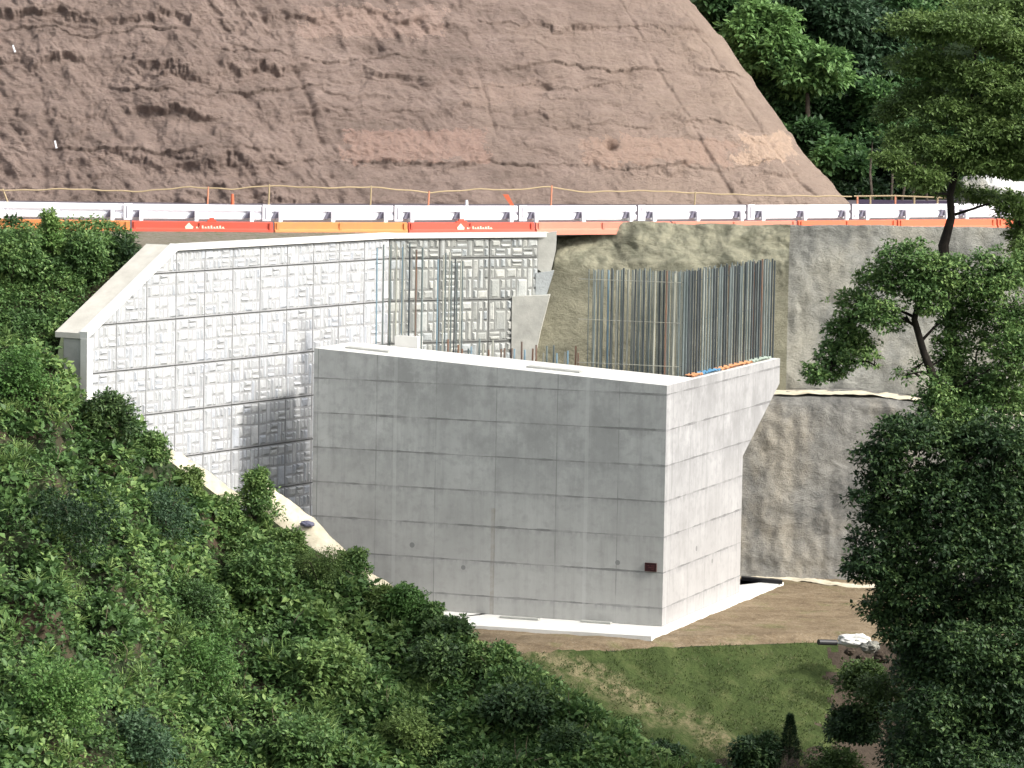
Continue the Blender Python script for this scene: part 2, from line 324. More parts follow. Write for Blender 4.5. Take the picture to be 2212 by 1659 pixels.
# ---------------------------------------------------------------- leaves
def leaf_arrays(C, A, N, L, Wd, T):
    """one folded leaf per row: base C, axis A, normal N, length L, width Wd"""
    A = A / np.linalg.norm(A, axis=1)[:, None]; B = np.cross(A, N); B /= (np.linalg.norm(B, axis=1)[:, None] + 1e-9); N = np.cross(B, A)
    L = L[:, None]; Wd = Wd[:, None]
    v0 = C; v2 = C + A * L - N * L * .12; mid = C + A * L * .45
    v1 = mid + B * Wd / 2 + N * Wd * .15; v3 = mid - B * Wd / 2 + N * Wd * .15
    V = np.stack([v0, v1, v2, v3], 1).reshape(-1, 3); n = len(C); k = np.arange(n) * 4
    Fc = np.concatenate([np.stack([k, k + 2, k + 1], 1), np.stack([k, k + 3, k + 2], 1)])
    return V, Fc, np.repeat(T, 4)
def rosettes(cen, rad, nl, L, tint, aspect=.55, spread=.16, droop=.35, outv=None, flat=1.0):
    """nl leaves round each centre, the leaves radiating out and up"""
    m = len(cen); rad = np.broadcast_to(rad, (m,)); L = np.broadcast_to(L, (m,)); tint = np.broadcast_to(tint, (m,))
    C = np.repeat(cen, nl, 0); r_ = np.repeat(rad, nl); l_ = np.repeat(L, nl); t_ = np.repeat(tint, nl); n = len(C)
    d = rng.normal(size=(n, 3)); d /= np.linalg.norm(d, axis=1)[:, None]; d[:, 2] = np.abs(d[:, 2]) * .9 - .15
    if outv is not None: d += np.repeat(outv, nl, 0) * .55
    d /= np.linalg.norm(d, axis=1)[:, None]
    base = C + d * (r_ * rng.uniform(.15, 1, n))[:, None] * np.array([1, 1, flat])
    ax = d + rng.normal(size=(n, 3)) * .45; ax[:, 2] -= droop
    nm = np.array([0, -.15, 1.0]) + d * .5 + rng.normal(size=(n, 3)) * .35
    LL = l_ * rng.uniform(.65, 1.25, n)
    return leaf_arrays(base, ax, nm, LL, LL * aspect * rng.uniform(.8, 1.2, n), np.clip(t_ + rng.normal(size=n) * spread, 0, 1))
def blob_centres(c, r, n, shell=.55, jit=.22):
    d = rng.normal(size=(n, 3)); d /= np.linalg.norm(d, axis=1)[:, None]
    rr = rng.uniform(0, 1, n) ** (1 / 3.0); rr = shell + (1 - shell) * rr
    wob = 1 + .55 * noise(d * 2.1 + np.array(c) * .37)
    return np.array(c) + d * (rr * wob)[:, None] * np.array(r) + rng.normal(size=(n, 3)) * np.array(r) * jit, d

m_leaf_hill = leaf_mat('hillside_leaves', (.029, .064, .019), (.088, .170, .050), (.225, .325, .10))
m_leaf_bright = leaf_mat('fresh_leaves', (.05, .115, .03), (.10, .205, .05), (.20, .30, .09), .3)
m_leaf_dark = leaf_mat('dark_leaves', (.010, .026, .010), (.030, .066, .023), (.10, .165, .052))  # dark leaves, lowered further to stand in for shade at the lower right
m_leaf_olive = leaf_mat('olive_leaves', (.052, .09, .026), (.115, .185, .05), (.20, .28, .085), .3)
m_leaf_forest = leaf_mat('forest_leaves', (.024, .058, .021), (.065, .145, .048), (.17, .30, .095), .35)
m_leaf_blue = leaf_mat('blue_green_leaves', (.022, .050, .024), (.048, .098, .046), (.10, .17, .082))

# ---------------------------------------------------------------- ground, road, pad
struct('ground', [(-2500, -600, -14), (2500, -600, -14), (2500, 4500, -14), (-2500, 4500, -14)], [(0, 1, 2, 3)], mottled('valley_floor', (.03, .045, .018), (.06, .075, .03), .05))
RU = np.array([-700, -300, 268, 562, 850, 1118, 1374, 1610, 1835, 2060, 2300, 2700.])
RY = np.array([126.6, 126.8, 127.2, 128.0, 129.7, 131.7, 134.0, 136.5, 139.0, 141.7, 144.6, 150.])
ZR = 11.6
def rail_pt(u, off=0.0, z=ZR):                 # point on the line of the guardrail, off = metres towards the camera
    y = np.interp(u, RU, RY); x = (u - CX) / F * y
    y2 = np.interp(u + 20, RU, RY); x2 = (u + 20 - CX) / F * y2
    d = np.array([x2 - x, y2 - y]); d /= np.linalg.norm(d); n = np.array([d[1], -d[0]])
    return np.array([x + n[0] * off, y + n[1] * off, z]), d, n
K = np.array([-4.4, 130.0]); L_ = np.array([-13.3, 115.0]); Rr = np.array([.87, 133.0])
us = np.linspace(-700, 2700, 60)
V = []
for u in us: V.append(rail_pt(u, -.15)[0])
for u in us: V.append(np.array([rail_pt(u)[0][0] * 1.2, np.interp(u, [-700, 500, 1840, 2700], [152, 158, 170, 182]), ZR]))
n = len(us); struct('road', V, [(i, i + 1, n + i + 1, n + i) for i in range(n - 1)], m_road)
# gravel shoulder reaches from the wall tops to the rail
V = []
sh = [(-26, 121.5), (-15.5, 120.8), (-12.4, 120.0), (-10.95, 117.6), (-4.45, 128.35), (.86, 131.2), (4, 133.4), (13, 133.5), (22, 133.5), (32, 133.5)]
ush = np.interp([p[0] for p in sh], [-26, -4.6, .87, 13, 32], [-450, 835, 1160, 1800, 2700])
for p in sh: V.append((p[0], p[1], 11.40 if p[0] < 3 else 11.5))
for u in ush: V.append(rail_pt(u, -.3, ZR + .006)[0])
n = len(sh); struct('shoulder', V, [(i, i + 1, n + i + 1, n + i) for i in range(n - 1)], m_gravel)

eu = np.array([300, 700, 1000, 1100, 1250, 1500, 1780, 2000, 2300, 2700.]); ev = np.array([1385, 1395, 1400, 1412, 1409, 1396, 1388, 1390, 1398, 1410.])
def edge(u): return G(u, np.interp(u, eu, ev), -.3)
nu, nv = 120, 60
uu = np.linspace(960, 2700, nu); P = []
for u in uu:
    e = edge(u); b = np.array([e[0] * 1.12, 132.5, -.3])
    for k in np.linspace(0, 1, nv) ** 1.5: P.append(e + (b - e) * k + np.array([0, 0, .19 * min(1, k * (132.5 - e[1]) / .8)]))
P = np.array(P); P[:, 2] += .03 * fbm(P * .9, 4) + .02 * fbm(P * 3.1, 3)
struct('dirt_pad', P, grid_faces(nu, nv)[:, ::-1], m_pad, smooth=True)
nu, nv = 220, 110
uu = np.linspace(960, 2700, nu); P = []
for u in uu:
    e = edge(u)
    for k in np.linspace(0, 1, nv):
        d = 8.5 * k; P.append(e + np.array([0, -1.75 * d, -d - .10 * min(1, d * 6)]))
P = np.array(P); f_ = fbm(P * np.array([1.1, 1.1, 1.1]), 5)
fade = np.clip((edge(1500)[1] - P[:, 1]) / 1.0, 0, 1); P[:, 2] += (.12 * f_ * (.2 + .8 * fade)) + .02 * noise(P * 7)
rightness = np.clip((P[:, 0] - 9.2 - .6 * noise(P * .8)) / 2.5, 0, 1); P[:, 2] -= rightness * 1.3 * fade
gcols = struct('grass_slope', P, grid_faces(nu, nv)[:, ::-1], [m_grass, m_soil], smooth=True)
ctr = P.reshape(nu, nv, 3)[:-1, :-1].reshape(-1, 3)
mi = ((ctr[:, 0] + .75 * fbm(ctr * 1.3, 3) + .10 * (108 - ctr[:, 1]) > 9.6) | (ctr[:, 2] + .4 * fbm(ctr * 1.4 + 9, 3) + .07 * (ctr[:, 0] - 6) * -1 < -3.05)).astype(np.int32)
gcols.data.polygons.foreach_set('material_index', mi)
# short grass blades and tussocks growing over the slope
n = 22000; u_ = rng.uniform(1050, 1950, n); d_ = rng.uniform(0, 3.6, n)
B = np.array([edge(u) for u in np.linspace(1050, 1950, 60)]); bi = (u_ - 1050) / 900 * 59; i0 = np.clip(bi.astype(int), 0, 58); fr = (bi - i0)[:, None]
B = B[i0] * (1 - fr) + B[i0 + 1] * fr
B = B + np.stack([0 * d_, -1.75 * d_, -d_ - .10 * np.minimum(1, d_ * 6)], 1)
B[:, 2] += .10 * fbm(B * 1.1, 5) * (.25 + .75 * np.clip(d_ * 1.75, 0, 1))
keep = (fbm(B * 1.6 + 3, 3) > -.1) & (B[:, 0] + .75 * fbm(B * 1.3, 3) + .10 * (108 - B[:, 1]) < 9.6); B = B[keep]; n = len(B)
ax = rng.normal(size=(n, 3)) * .5 + np.array([0, -.2, 1]); L = rng.uniform(.04, .10, n)
V, Fc, T = leaf_arrays(B, ax, np.array([0, -1., .4]) + rng.normal(size=(n, 3)) * .3, L, L * .35, np.clip(.5 + .45 * noise(B * 1.3) + rng.normal(size=n) * .15, 0, 1))
m_blade = leaf_mat('grass_blades', (.044, .068, .018), (.075, .108, .03), (.145, .15, .065), .2)
solo('short_grass', V, Fc, m_blade, 'short patchy grass covering the slope below the dirt pad', 'grass', kind='stuff', attr=T)

# ---------------------------------------------------------------- brown slope
vv0 = 446
def slope_y0(u): return np.interp(u, [-700, 500, 1840, 2400], [150.5, 153, 164, 168])
key_b = np.array([-420, 160, 735, 1115, 1600, 1720, 1842]); key_t = np.array([-560, 20, 592, 985, 1340, 1425, 1500])
ns, nvv = 900, 470
ss = np.linspace(0, 1, ns); sg = np.linspace(0, 1, len(key_b))
ksx = np.array([0, .21, .50, .64, .85, .92, 1.0])
sil_v = np.array([-500, 0, 60, 100, 140, 230, 330, 400, 446, 520]); sil_u = np.array([1200, 1488, 1538, 1575, 1600, 1665, 1735, 1795, 1842, 1900])
vvs = np.linspace(470, -420, nvv)
Pm = np.zeros((ns, nvv, 3)); Um = np.zeros((ns, nvv)); Sm = np.zeros((ns, nvv))
for j, v in enumerate(vvs):
    k = (vv0 - v) / vv0; row = key_b + (key_t - key_b) * k
    e = np.interp(v, sil_v, sil_u); row = row + (e - row[-1]) * np.array([0, 0, 0, 0, .25, .6, 1])
    u = np.interp(ss, ksx, row); y = slope_y0(u)
    for _ in range(3): z = W(u, np.full(ns, v), y)[:, 2]; y = slope_y0(np.interp(ss, ksx, key_b)) + (z - ZR) * .62
    # the flank turns away at the right
    fl = np.clip((ss - .93) / .07, 0, 1); y = y + 1.2 * fl ** 2.5
    Pm[:, j] = W(u, np.full(ns, v), y); Um[:, j] = u; Sm[:, j] = ss[:, ]
z = Pm[..., 2]; x = Pm[..., 0]
q = np.stack([x, Pm[..., 1] * .3, z], -1)
warp = .9 * fbm(q * np.array([.22, .2, .3]), 4) + .32 * fbm(q * 1.0, 5, .6) + .045 * noise(np.stack([x * 2.6 + z * 1.6, z * .6, 0 * z], -1))
def ledge(ph, sharp=8):                        # bulges down to a lip, then cuts back in
    f = ph - np.floor(ph); return np.where(f < 1 - 1 / sharp, 1 - f / (1 - 1 / sharp), (f - (1 - 1 / sharp)) * sharp)
left = np.clip((2 - x) / 12, 0, 1)
amp = np.clip(.5 + 1.0 * noise(q * .35 + 4), .05, 1.1)
D = .42 * amp * ledge(z / 1.9 + warp * .45, 10) + .15 * np.clip(.35 + 1.3 * noise(q * .6 + 31), 0, 1) * ledge(z / .62 + warp * 1.2, 7)
D *= (.75 + .55 * left)
D += .22 * fbm(q * np.array([.5, .5, .8]), 5) + .07 * fbm(q * 2.6, 4) * (1 + .7 * left)
rid = 1 - np.abs(fbm(np.stack([x * .9 + z * .75, z * .45, 0 * z], -1) + 7, 4, .55)) * 1.6; D += .20 * rid * np.clip(noise(q * .3 + 12) + .5, 0, 1) * (.4 + left)
for (xc, zc, wx, dp, k_) in ((4, 17.3, 5.5, .16, 1), (1.5, 16.6, 4, .14, 2), (5, 14.9, 6, .10, 3), (-6, 13.2, 7, .20, 4), (6, 13.2, 6, .13, 5), (-13, 16.2, 5, .22, 6), (-16, 13.6, 6, .22, 7), (-9, 17.6, 5, .16, 8), (2, 19.2, 6, .10, 9), (-17, 18.6, 5, .16, 10), (10.5, 17.1, 2.5, .12, 11)):
    zl = zc + .45 * noise(np.stack([x * .3, x * 0 + k_ * 9, 0 * x], -1)) + .16 * fbm(np.stack([x * 1.3, x * 0 + k_ * 5, 0 * x], -1), 4)
    m_k = np.exp(-((x - xc) / wx) ** 4); dp *= .95; m_k = m_k * np.clip(.6 + .9 * noise(np.stack([x * .5, x * 0 + k_ * 3, z * .2], -1)), 0, 1.2); D += m_k * dp * np.where(z > zl, np.exp(-(z - zl) / .35), -np.exp((z - zl) / .13) * .9)
diag = noise(np.stack([x * 1.1 + z * .9, z * .25, 0 * z], -1)); D += .12 * diag * (.6 + left)
for s0, dep, wd in ((.21, .12, .004), (.50, .26, .0028), (.64, .14, .0022), (.85, .12, .0025), (.12, .10, .004), (.955, .2, .003)):
    so_ = s0 + .004 * noise(np.stack([z * .5, z * 0 + s0 * 50, z * 0], -1))
    dmod = np.clip(.7 + 1.1 * noise(np.stack([z * .35, z * 0 + s0 * 30, z * 0], -1)), .15, 1.3); dep = dep * dmod; dep = dep * .75; D -= dep * np.exp(-((Sm - so_) / wd) ** 2); D += dep * .45 * np.exp(-((Sm - so_ - wd * 2.5) / (wd * 2)) ** 2)
for (uc, vc, ru, rv, dp) in ((800, 105, 38, 26, .9), (1320, 315, 14, 10, .6), (1180, 190, 20, 8, .4), (905, 50, 16, 6, .4)):
    V_ = np.broadcast_to(vvs[None, :], z.shape); D -= dp * np.exp(-(((Um - uc) / ru) ** 2 + ((V_ - vc) / rv) ** 2))
nrm = np.array([.12, -.86, .5]); edgef = np.clip((1 - Sm) / .03, .25, 1)
Pm += D[..., None] * .78 * nrm * edgef[..., None]
# wrap behind the silhouette so the flank has depth
wrap = []
for k in range(1, 15):
    b = Pm[-1].copy(); b[:, 0] += -.02 * k * k; b[:, 1] += .5 * k + .12 * k * k; b += .12 * fbm(b * .7, 3)[:, None]; wrap.append(b)
Pm = np.concatenate([Pm, np.array(wrap)], 0)
struct('hillside', Pm.reshape(-1, 3), grid_faces(Pm.shape[0], nvv), m_slope, smooth=True)
def small_pipe(u, v, ang, label):
    p = W(u, v, slope_y0(u) + max(0, 3.0)); p = W(u, v, 151.2 + .62 * (W(u, v, 156)[2] - ZR) + (u - 0) * .004)
    a = np.array([math.sin(R(ang)), -.25, -math.cos(R(ang))])
    MB().tube([p - a * .15, p + a * .12], .035, 8).tube([p + a * .12, p + a * .16], .05, 8).solo('drain_spout', m_rail, label, 'drain spout', group='drain spouts in the earth slope')
small_pipe(30, 105, 20, 'small white drain spout high in the brown slope at the left'); small_pipe(120, 312, 15, 'small white drain spout low in the brown slope at the left')

# ---------------------------------------------------------------- walls of moulded stone panels
def make_panel(w_, h_, seed, name):
    rnd = random.Random(seed); mb = MB(); g = .034; mb.T = []
    rects = []
    rows = max(1, round(h_ / .375)); rh = h_ / rows; cols = max(2, round(w_ / .235)); cw = w_ / cols
    used = [[0] * cols for _ in range(rows)]
    for j in range(rows):
        i = 0
        while i < cols:
            if used[j][i]: i += 1; continue
            wmax = 1
            while i + wmax < cols and not used[j][i + wmax] and wmax < 3: wmax += 1
            wd = min(wmax, rnd.choice([1, 1, 2, 1, 2, 1])); hd = 2 if (wd <= 2 and j + 1 < rows and rnd.random() < .22 and not any(used[j + 1][i + k] for k in range(wd))) else 1
            for a in range(wd):
                for b in range(hd): used[j + b][i + a] = 1
            r = [i * cw, j * rh, (i + wd) * cw, (j + hd) * rh]
            if hd == 1 and wd >= 2 and rnd.random() < .35:
                m = r[1] + rh * rnd.uniform(.4, .6); rects += [[r[0], r[1], r[2], m], [r[0], m, r[2], r[3]]]
            elif hd == 2 and rnd.random() < .12:
                m = r[0] + (r[2] - r[0]) * .5; rects += [[r[0], r[1], m, r[3]], [m, r[1], r[2], r[3]]]
            else: rects.append(r)
            i += wd
    e = .028
    for (a, b, c_, d) in rects:
        a = max(a, e) + g * rnd.uniform(.5, 1.2); b = max(b, e) + g * rnd.uniform(.5, 1.2); c_ = min(c_, w_ - e) - g * rnd.uniform(.5, 1.2); d = min(d, h_ - e) - g * rnd.uniform(.5, 1.2)
        if c_ - a < .03 or d - b < .03: continue
        dep = rnd.uniform(.02, .06); bv = min(.065, (c_ - a) * .3, (d - b) * .3); j_ = lambda: rnd.uniform(-.012, .012)
        V = [(a + j_(), 0, b + j_()), (c_ + j_(), 0, b + j_()), (c_ + j_(), 0, d + j_()), (a + j_(), 0, d + j_())]
        tl = rnd.uniform(-.015, .015); tz = rnd.uniform(-.012, .012)
        V += [(a + bv, -dep + tl + tz, b + bv), (c_ - bv, -dep - tl + tz, b + bv), (c_ - bv, -dep - tl - tz, d - bv), (a + bv, -dep + tl - tz, d - bv)]
        mb.add(V, [(4, 5, 6, 7), (0, 1, 5, 4), (1, 2, 6, 5), (2, 3, 7, 6), (3, 0, 4, 7)]); mb.T += [rnd.random()] * 8
    mb.box((.014, .04, .022), (w_ - .028, 0, 0), (0, -.042, 0), (0, 0, h_ - .044)); mb.T += [-1.0] * 8
    return mb
def panel_wall(wall, o, d, w_, ncol, rows, mat, variants, cut=None, skip=lambda i, j: False):
    """o = lower start, d = unit direction along the wall (panels face -y in their own frame)"""
    ang = math.atan2(d[1], d[0]); cache = {}
    for j, (z0, h_) in enumerate(rows):
        for i in range(ncol):
            if skip(i, z0): continue
            key = (round(h_, 2), (i * 5 + j * 3) % variants)
            if key not in cache:
                mb = make_panel(w_, h_, 100 + key[1] * 7 + int(h_ * 10), 'p'); cache[key] = mesh_np('facing_panel', mb.V, mb.F, mat, attr=mb.T)
            me = cache[key]; x0 = i * w_
            if cut is not None:
                (xa, za), (xb, zb) = cut               # everything above this line is cut off
                zl = lambda x: za + (x - xa) / (xb - xa) * (zb - za)
                lo, hi = min(zl(x0), zl(x0 + w_)), max(zl(x0), zl(x0 + w_))
                if lo < z0 + h_:
                    if hi <= z0 + .05: continue
                    bm = bmesh.new(); bm.from_mesh(me)
                    nl = Vector((-(zb - za), 0, xb - xa)).normalized()
                    if nl.z < 0: nl = -nl
                    bmesh.ops.bisect_plane(bm, geom=bm.verts[:] + bm.edges[:] + bm.faces[:], plane_co=Vector((xa - x0, 0, za - z0)), plane_no=nl, clear_outer=True)
                    me = bpy.data.meshes.new('facing_panel'); bm.to_mesh(me); bm.free(); me.materials.append(mat)
                    if not len(me.polygons): continue
            ob_ = bpy.data.objects.new('facing_panel', me); COL.objects.link(ob_); ob_.parent = wall
            p = np.array([o[0] + d[0] * x0, o[1] + d[1] * x0, z0]) - wloc(wall)
            ob_.location = tuple(p); ob_.rotation_euler = (0, 0, ang)
dK = (K - L_); LK = np.linalg.norm(dK); dK /= LK; nK = np.array([dK[1], -dK[0]])     # nK faces the camera side
wing = thing('retaining_wall', 'long pale retaining wall of stone-patterned panels with a sloping left end', 'retaining wall', (L_[0], L_[1], 0))
ZT = 11.32; ts = .735; xs_ = (1 - ts) * LK                                  # length of the sloping part from the left end
def wp(s, off, z): return np.array([L_[0] + dK[0] * s - nK[0] * off, L_[1] + dK[1] * s - nK[1] * off, z])
zlow = 8.72
body = [wp(.0, .06, -.5), wp(LK, .06, -.5), wp(LK, .06, ZT - .05), wp(xs_, .06, ZT - .05), wp(0, .06, zlow - .05)]
MB().prism(body, -np.array([nK[0], nK[1], 0]) * .8).part('wall_core', m_joint, wing)
w_ = LK / 11; rows = [(10.6, .70)] + [(9.1 - 1.5 * k, 1.5) for k in range(7)]
panel_wall(wing, L_ , dK, w_, 11, rows, m_stone, 4, cut=((0, zlow), (xs_, ZT)), skip=lambda i, z0: (z0 < 4 and i < 2) or (z0 < 2.5 and i < 4))
# coping: level run, sloping run and the upright at the end
def beam(s0, z0, s1, z1, o0, o1, h): # section between two stations
    return [wp(s0, o0, z0), wp(s1, o0, z1), wp(s1, o1, z1), wp(s0, o1, z0)], h
mb = MB()
for (s0, z0, s1, z1) in ((xs_, ZT, LK + .05, ZT),):
    mb.box(wp(s0, -.16, z0), wp(s1, -.16, z1) - wp(s0, -.16, z0), -np.array([nK[0], nK[1], 0]) * .36, (0, 0, .2))
mb.part('coping', m_white, wing)
P0 = wp(-.12, -.16, zlow + .0); P1 = wp(xs_, -.16, ZT)
mb = MB(); mb.box(P0 , P1 - P0, -np.array([nK[0], nK[1], 0]) * .3, (0, 0, .22)); mb.part('sloping_coping', m_white, wing)
mb = MB(); a = wp(-.12, .145, zlow + .0); mb.box(a, P1 - P0, -np.array([nK[0], nK[1], 0]) * .95, (0, 0, .17)); mb.part('sloping_cap', m_cap, wing)
mb = MB(); mb.box(wp(-.14, -.17, 3), wp(.16, -.17, 3) - wp(-.14, -.17, 3), -np.array([nK[0], nK[1], 0]) * .26, (0, 0, zlow - 3.0)); mb.part('end_pilaster', m_white, wing)
mb = MB(); mb.box(wp(-.06, .10, 3), wp(-.002, .10, 3) - wp(-.06, .10, 3), -np.array([nK[0], nK[1], 0]) * .7, (0, 0, zlow - 3.01)); mb.part('end_face', m_grey, wing)
# the short wall across the back
dR = Rr - K; LR = np.linalg.norm(dR); dR /= LR; nR = np.array([dR[1], -dR[0]])
def rp(s, off, z): return np.array([K[0] + dR[0] * s - nR[0] * off, K[1] + dR[1] * s - nR[1] * off, z])
back = thing('retaining_wall', 'short retaining wall of stone-patterned panels behind the concrete abutment', 'retaining wall', (K[0], K[1], 0))
MB().prism([rp(.02, .06, 2), rp(LR - .8, .06, 2), rp(LR - .8, .06, 9.1), rp(LR, .06, 9.1), rp(LR, .06, ZT - .02), rp(.02, .06, ZT - .02)], -np.array([nR[0], nR[1], 0]) * .5).part('wall_core', m_joint, back)
panel_wall(back, K, dR, LR / 3, 3, [(10.6, .70), (9.1, 1.5), (7.6, 1.5), (6.1, 1.5)], m_stone2, 3, skip=lambda i, z0: z0 < 9 and i == 2)
mb2 = make_panel(LR / 3 - .8, 1.5, 77, 'p'); me = mesh_np('facing_panel', mb2.V, mb2.F, m_stone2, attr=mb2.T)
for z0 in (7.6, 6.1):
    o = bpy.data.objects.new('facing_panel', me); COL.objects.link(o); o.parent = back; o.location = tuple(rp(LR * 2 / 3, 0, z0) - wloc(back)); o.rotation_euler = (0, 0, math.atan2(dR[1], dR[0]))
mb = MB(); mb.box(rp(0, -.14, ZT), rp(LR + .35, -.14, ZT) - rp(0, -.14, ZT), -np.array([nR[0], nR[1], 0]) * .34, (0, 0, .18)); mb.part('coping', m_white, back)
SC = .985
for w_o in (wing, back): w_o.scale = (SC, SC, SC); w_o.location = tuple(EYE + (np.array(w_o.location) - EYE) * SC)
m_pier = mottled('pier_concrete', (.34, .34, .31), (.48, .475, .43), 1.6, bump=.4)
# smooth grey end pier and the cast piece beside the open joint
poly = [(1158, 506), (1203, 500), (1201, 540), (1190, 588), (1175, 592), (1160, 580)]
MB().prism([W(u, v, 131.0) for u, v in poly][::-1], (0, .6, 0)).solo('concrete_pier', m_pier, 'smooth grey concrete pier closing the right end of the stone-patterned wall', 'pier', origin=W(1180, 590, 132.8))
poly = [(1106, 641), (1187, 638), (1166, 720), (1150, 800), (1104, 800)]
MB().prism([W(u, v, 130.4) for u, v in poly][::-1], (.05, .9, 0)).solo('concrete_block', m_pier, 'pale tapered concrete block beside the open dark joint behind the abutment', 'concrete block', origin=W(1140, 800, 131.6))
MB().prism([W(u, v, 130.9) for u, v in ((1157, 590), (1197, 585), (1180, 640), (1157, 640))][::-1], (0, .5, 0)).solo('concrete_infill', m_stone2, 'rough concrete infill between the grey pier and the tapered block', 'concrete infill', origin=W(1170, 640, 132.4))

# ---------------------------------------------------------------- shotcrete walls
def shot_sheet(name, u0, u1, prof, nu, nv, mat, label, amp, cat, freq=1.0, seed=0, du=None, calm=None):
    """prof(u) -> list of (y, z) from top to bottom"""
    us = np.linspace(u0, u1, nu); P = np.zeros((nu, nv, 3))
    for i, u in enumerate(us):
        pr = np.array(prof(u), float); cum = np.concatenate([[0], np.cumsum(np.linalg.norm(np.diff(pr, axis=0), axis=1))]); cum /= cum[-1]
        tt = np.linspace(0, 1, nv); y = np.interp(tt, cum, pr[:, 0]); zz = np.interp(tt, cum, pr[:, 1])
        ux = u + (du(tt, u) if du else 0)
        P[i, :, 0] = (ux - CX) / F * y; P[i, :, 1] = y; P[i, :, 2] = zz
    q = P * freq; d = amp * fbm(q * np.array([.5, .5, .6]) + seed, 6, .47) + amp * .45 * np.abs(fbm(q * np.array([.9, .9, .8]) + seed + 5, 4, .5)) + .05 * noise(q * np.array([3., 3, 1.2]))
    if calm: d = d * np.interp(P[..., 2] + .7 * fbm(P * .8 + 40, 4), [calm - .35, calm + .45], [.4, 1.35])
    P[..., 1] -= d; P[..., 2] += d * .35
    return solo(name, P.reshape(-1, 3), grid_faces(nu, nv), mat, label, cat, smooth=True), P
def z_at(u, v, y): return float(W(u, v, y)[2])
# sandy face: top rough lip, smooth below; left border leans
def du_left(tt, u): return np.interp(tt, [0, .28, .6, 1], [2, -4, -34, -70]) * float(np.interp(u, [1230, 1420], [1, 0]))
def prof_soil(u):
    dy = 1.6 * min(1, max(0, (1200 - u) / 25)); return [(y + dy, z) for y, z in prof_soil0(u)]
def prof_soil0(u):
    top = np.interp(u, [1160, 1210, 1240, 1290, 1340, 1450, 1600, 1700], [515, 508, 500, 486, 480, 482, 485, 489])
    return [(134.2, 11.6), (132.9, z_at(u, top, 132.9)), (132.45, 11.1), (131.85, z_at(u, 565, 131.8)), (131.75, z_at(u, 600, 131.7)), (131.0, 7.5), (130.6, 5.0)]
soil, P = shot_sheet('earth_face', 1120, 1700, prof_soil, 260, 220, m_shot_soil, 'sandy sprayed-concrete face with a lumpy lip behind the upright steel bars', .26, 'earth face', .8, 2, du_left, calm=10.4)
def prof_up(u):
    top = np.interp(u, [1680, 1800, 2100, 2500], [484, 486, 490, 496]); bench = np.interp(u, [1600, 1700, 1850, 1960, 2100, 2500], [846, 846, 846, 858, 880, 930])
    return [(133.9, 11.6), (133.1, z_at(u, top, 133.1)), (132.98, 11.45), (132.2, 9.5), (131.2, z_at(u, bench - 6, 131.2))]
shot_sheet('shotcrete_wall', 1690, 2600, prof_up, 300, 170, m_shot, 'upper grey sprayed-concrete wall under the guardrail at the right', .13, 'shotcrete wall', .9, 11)
def prof_low(u):
    bench = np.interp(u, [1600, 1700, 1850, 1960, 2100, 2500], [846, 846, 846, 858, 880, 930])
    zb = z_at(u, bench, 131.0)
    return [(131.6, zb + .1), (129.1, zb - .03), (128.8, zb - .25), (128.2, 3.0), (127.6, .3), (127.3, -.4)]
shot_sheet('shotcrete_wall', 1440, 2600, prof_low, 320, 190, m_shot_low, 'lower weathered sprayed-concrete wall rising from the dirt pad', .15, 'shotcrete wall', 1.0, 23)
# pale bench and pale toe strips
def ribbon(name, pts, wdt, thick, mat, label, cat, kind=None, nseg=60):
    pts = np.array(pts, float); tt = np.linspace(0, 1, len(pts)); t2 = np.linspace(0, 1, nseg); C = np.stack([np.interp(t2, tt, pts[:, k]) for k in range(3)], 1)
    rows_ = []
    for k, w2 in enumerate(np.linspace(-1, 1, 7)):
        p = C.copy(); p[:, 1] += w2 * wdt / 2; p[:, 2] += thick * (1 - w2 ** 2) * .5; p += (.14 * fbm(p * 1.3, 5, .6))[:, None] * np.array([0, 1, .35]); rows_.append(p)
    P = np.stack(rows_, 1); return solo(name, P.reshape(-1, 3), grid_faces(nseg, 7), mat, label, cat, kind=kind, smooth=True)
bu = [1640, 1760, 1850, 1960, 2100, 2300]; bvv = [846, 846, 846, 858, 880, 905]
ribbon('bench_strip', [W(u, v, 130.1) + np.array([0, 0, -.02]) for u, v in zip(bu, bvv)], 1.7, .06, m_cream, 'pale concrete ledge between the two sprayed-concrete walls', 'ledge')
ribbon('toe_strip', [G(u, v, -.10) for u, v in ((1560, 1243), (1650, 1245), (1740, 1254), (1830, 1264), (1950, 1270))], .8, .08, m_cream, 'pale concrete toe strip at the foot of the lower sprayed wall', 'toe strip')

# ---------------------------------------------------------------- abutment
Bq = np.array([4.83, 115.0]); dA = np.array([-10.96, 4.0]); LA = np.linalg.norm(dA); dA /= LA; LA = 11.95; dB = np.array([-dA[1], dA[0]]) * -1
dB = np.array([dA[1], -dA[0]]); 
if dB[1] < 0: dB = -dB
zB, zA = 7.57, 8.24; ZC = 7.57
ab = thing('bridge_abutment', 'large grey cast concrete bridge abutment with upright steel bars on top', 'abutment', (Bq[0], Bq[1], 0))
def ap(a, b, z): q = Bq + dA * a + dB * b; return np.array([q[0], q[1], z])   # a along the front, b back along the side
th = 3.2
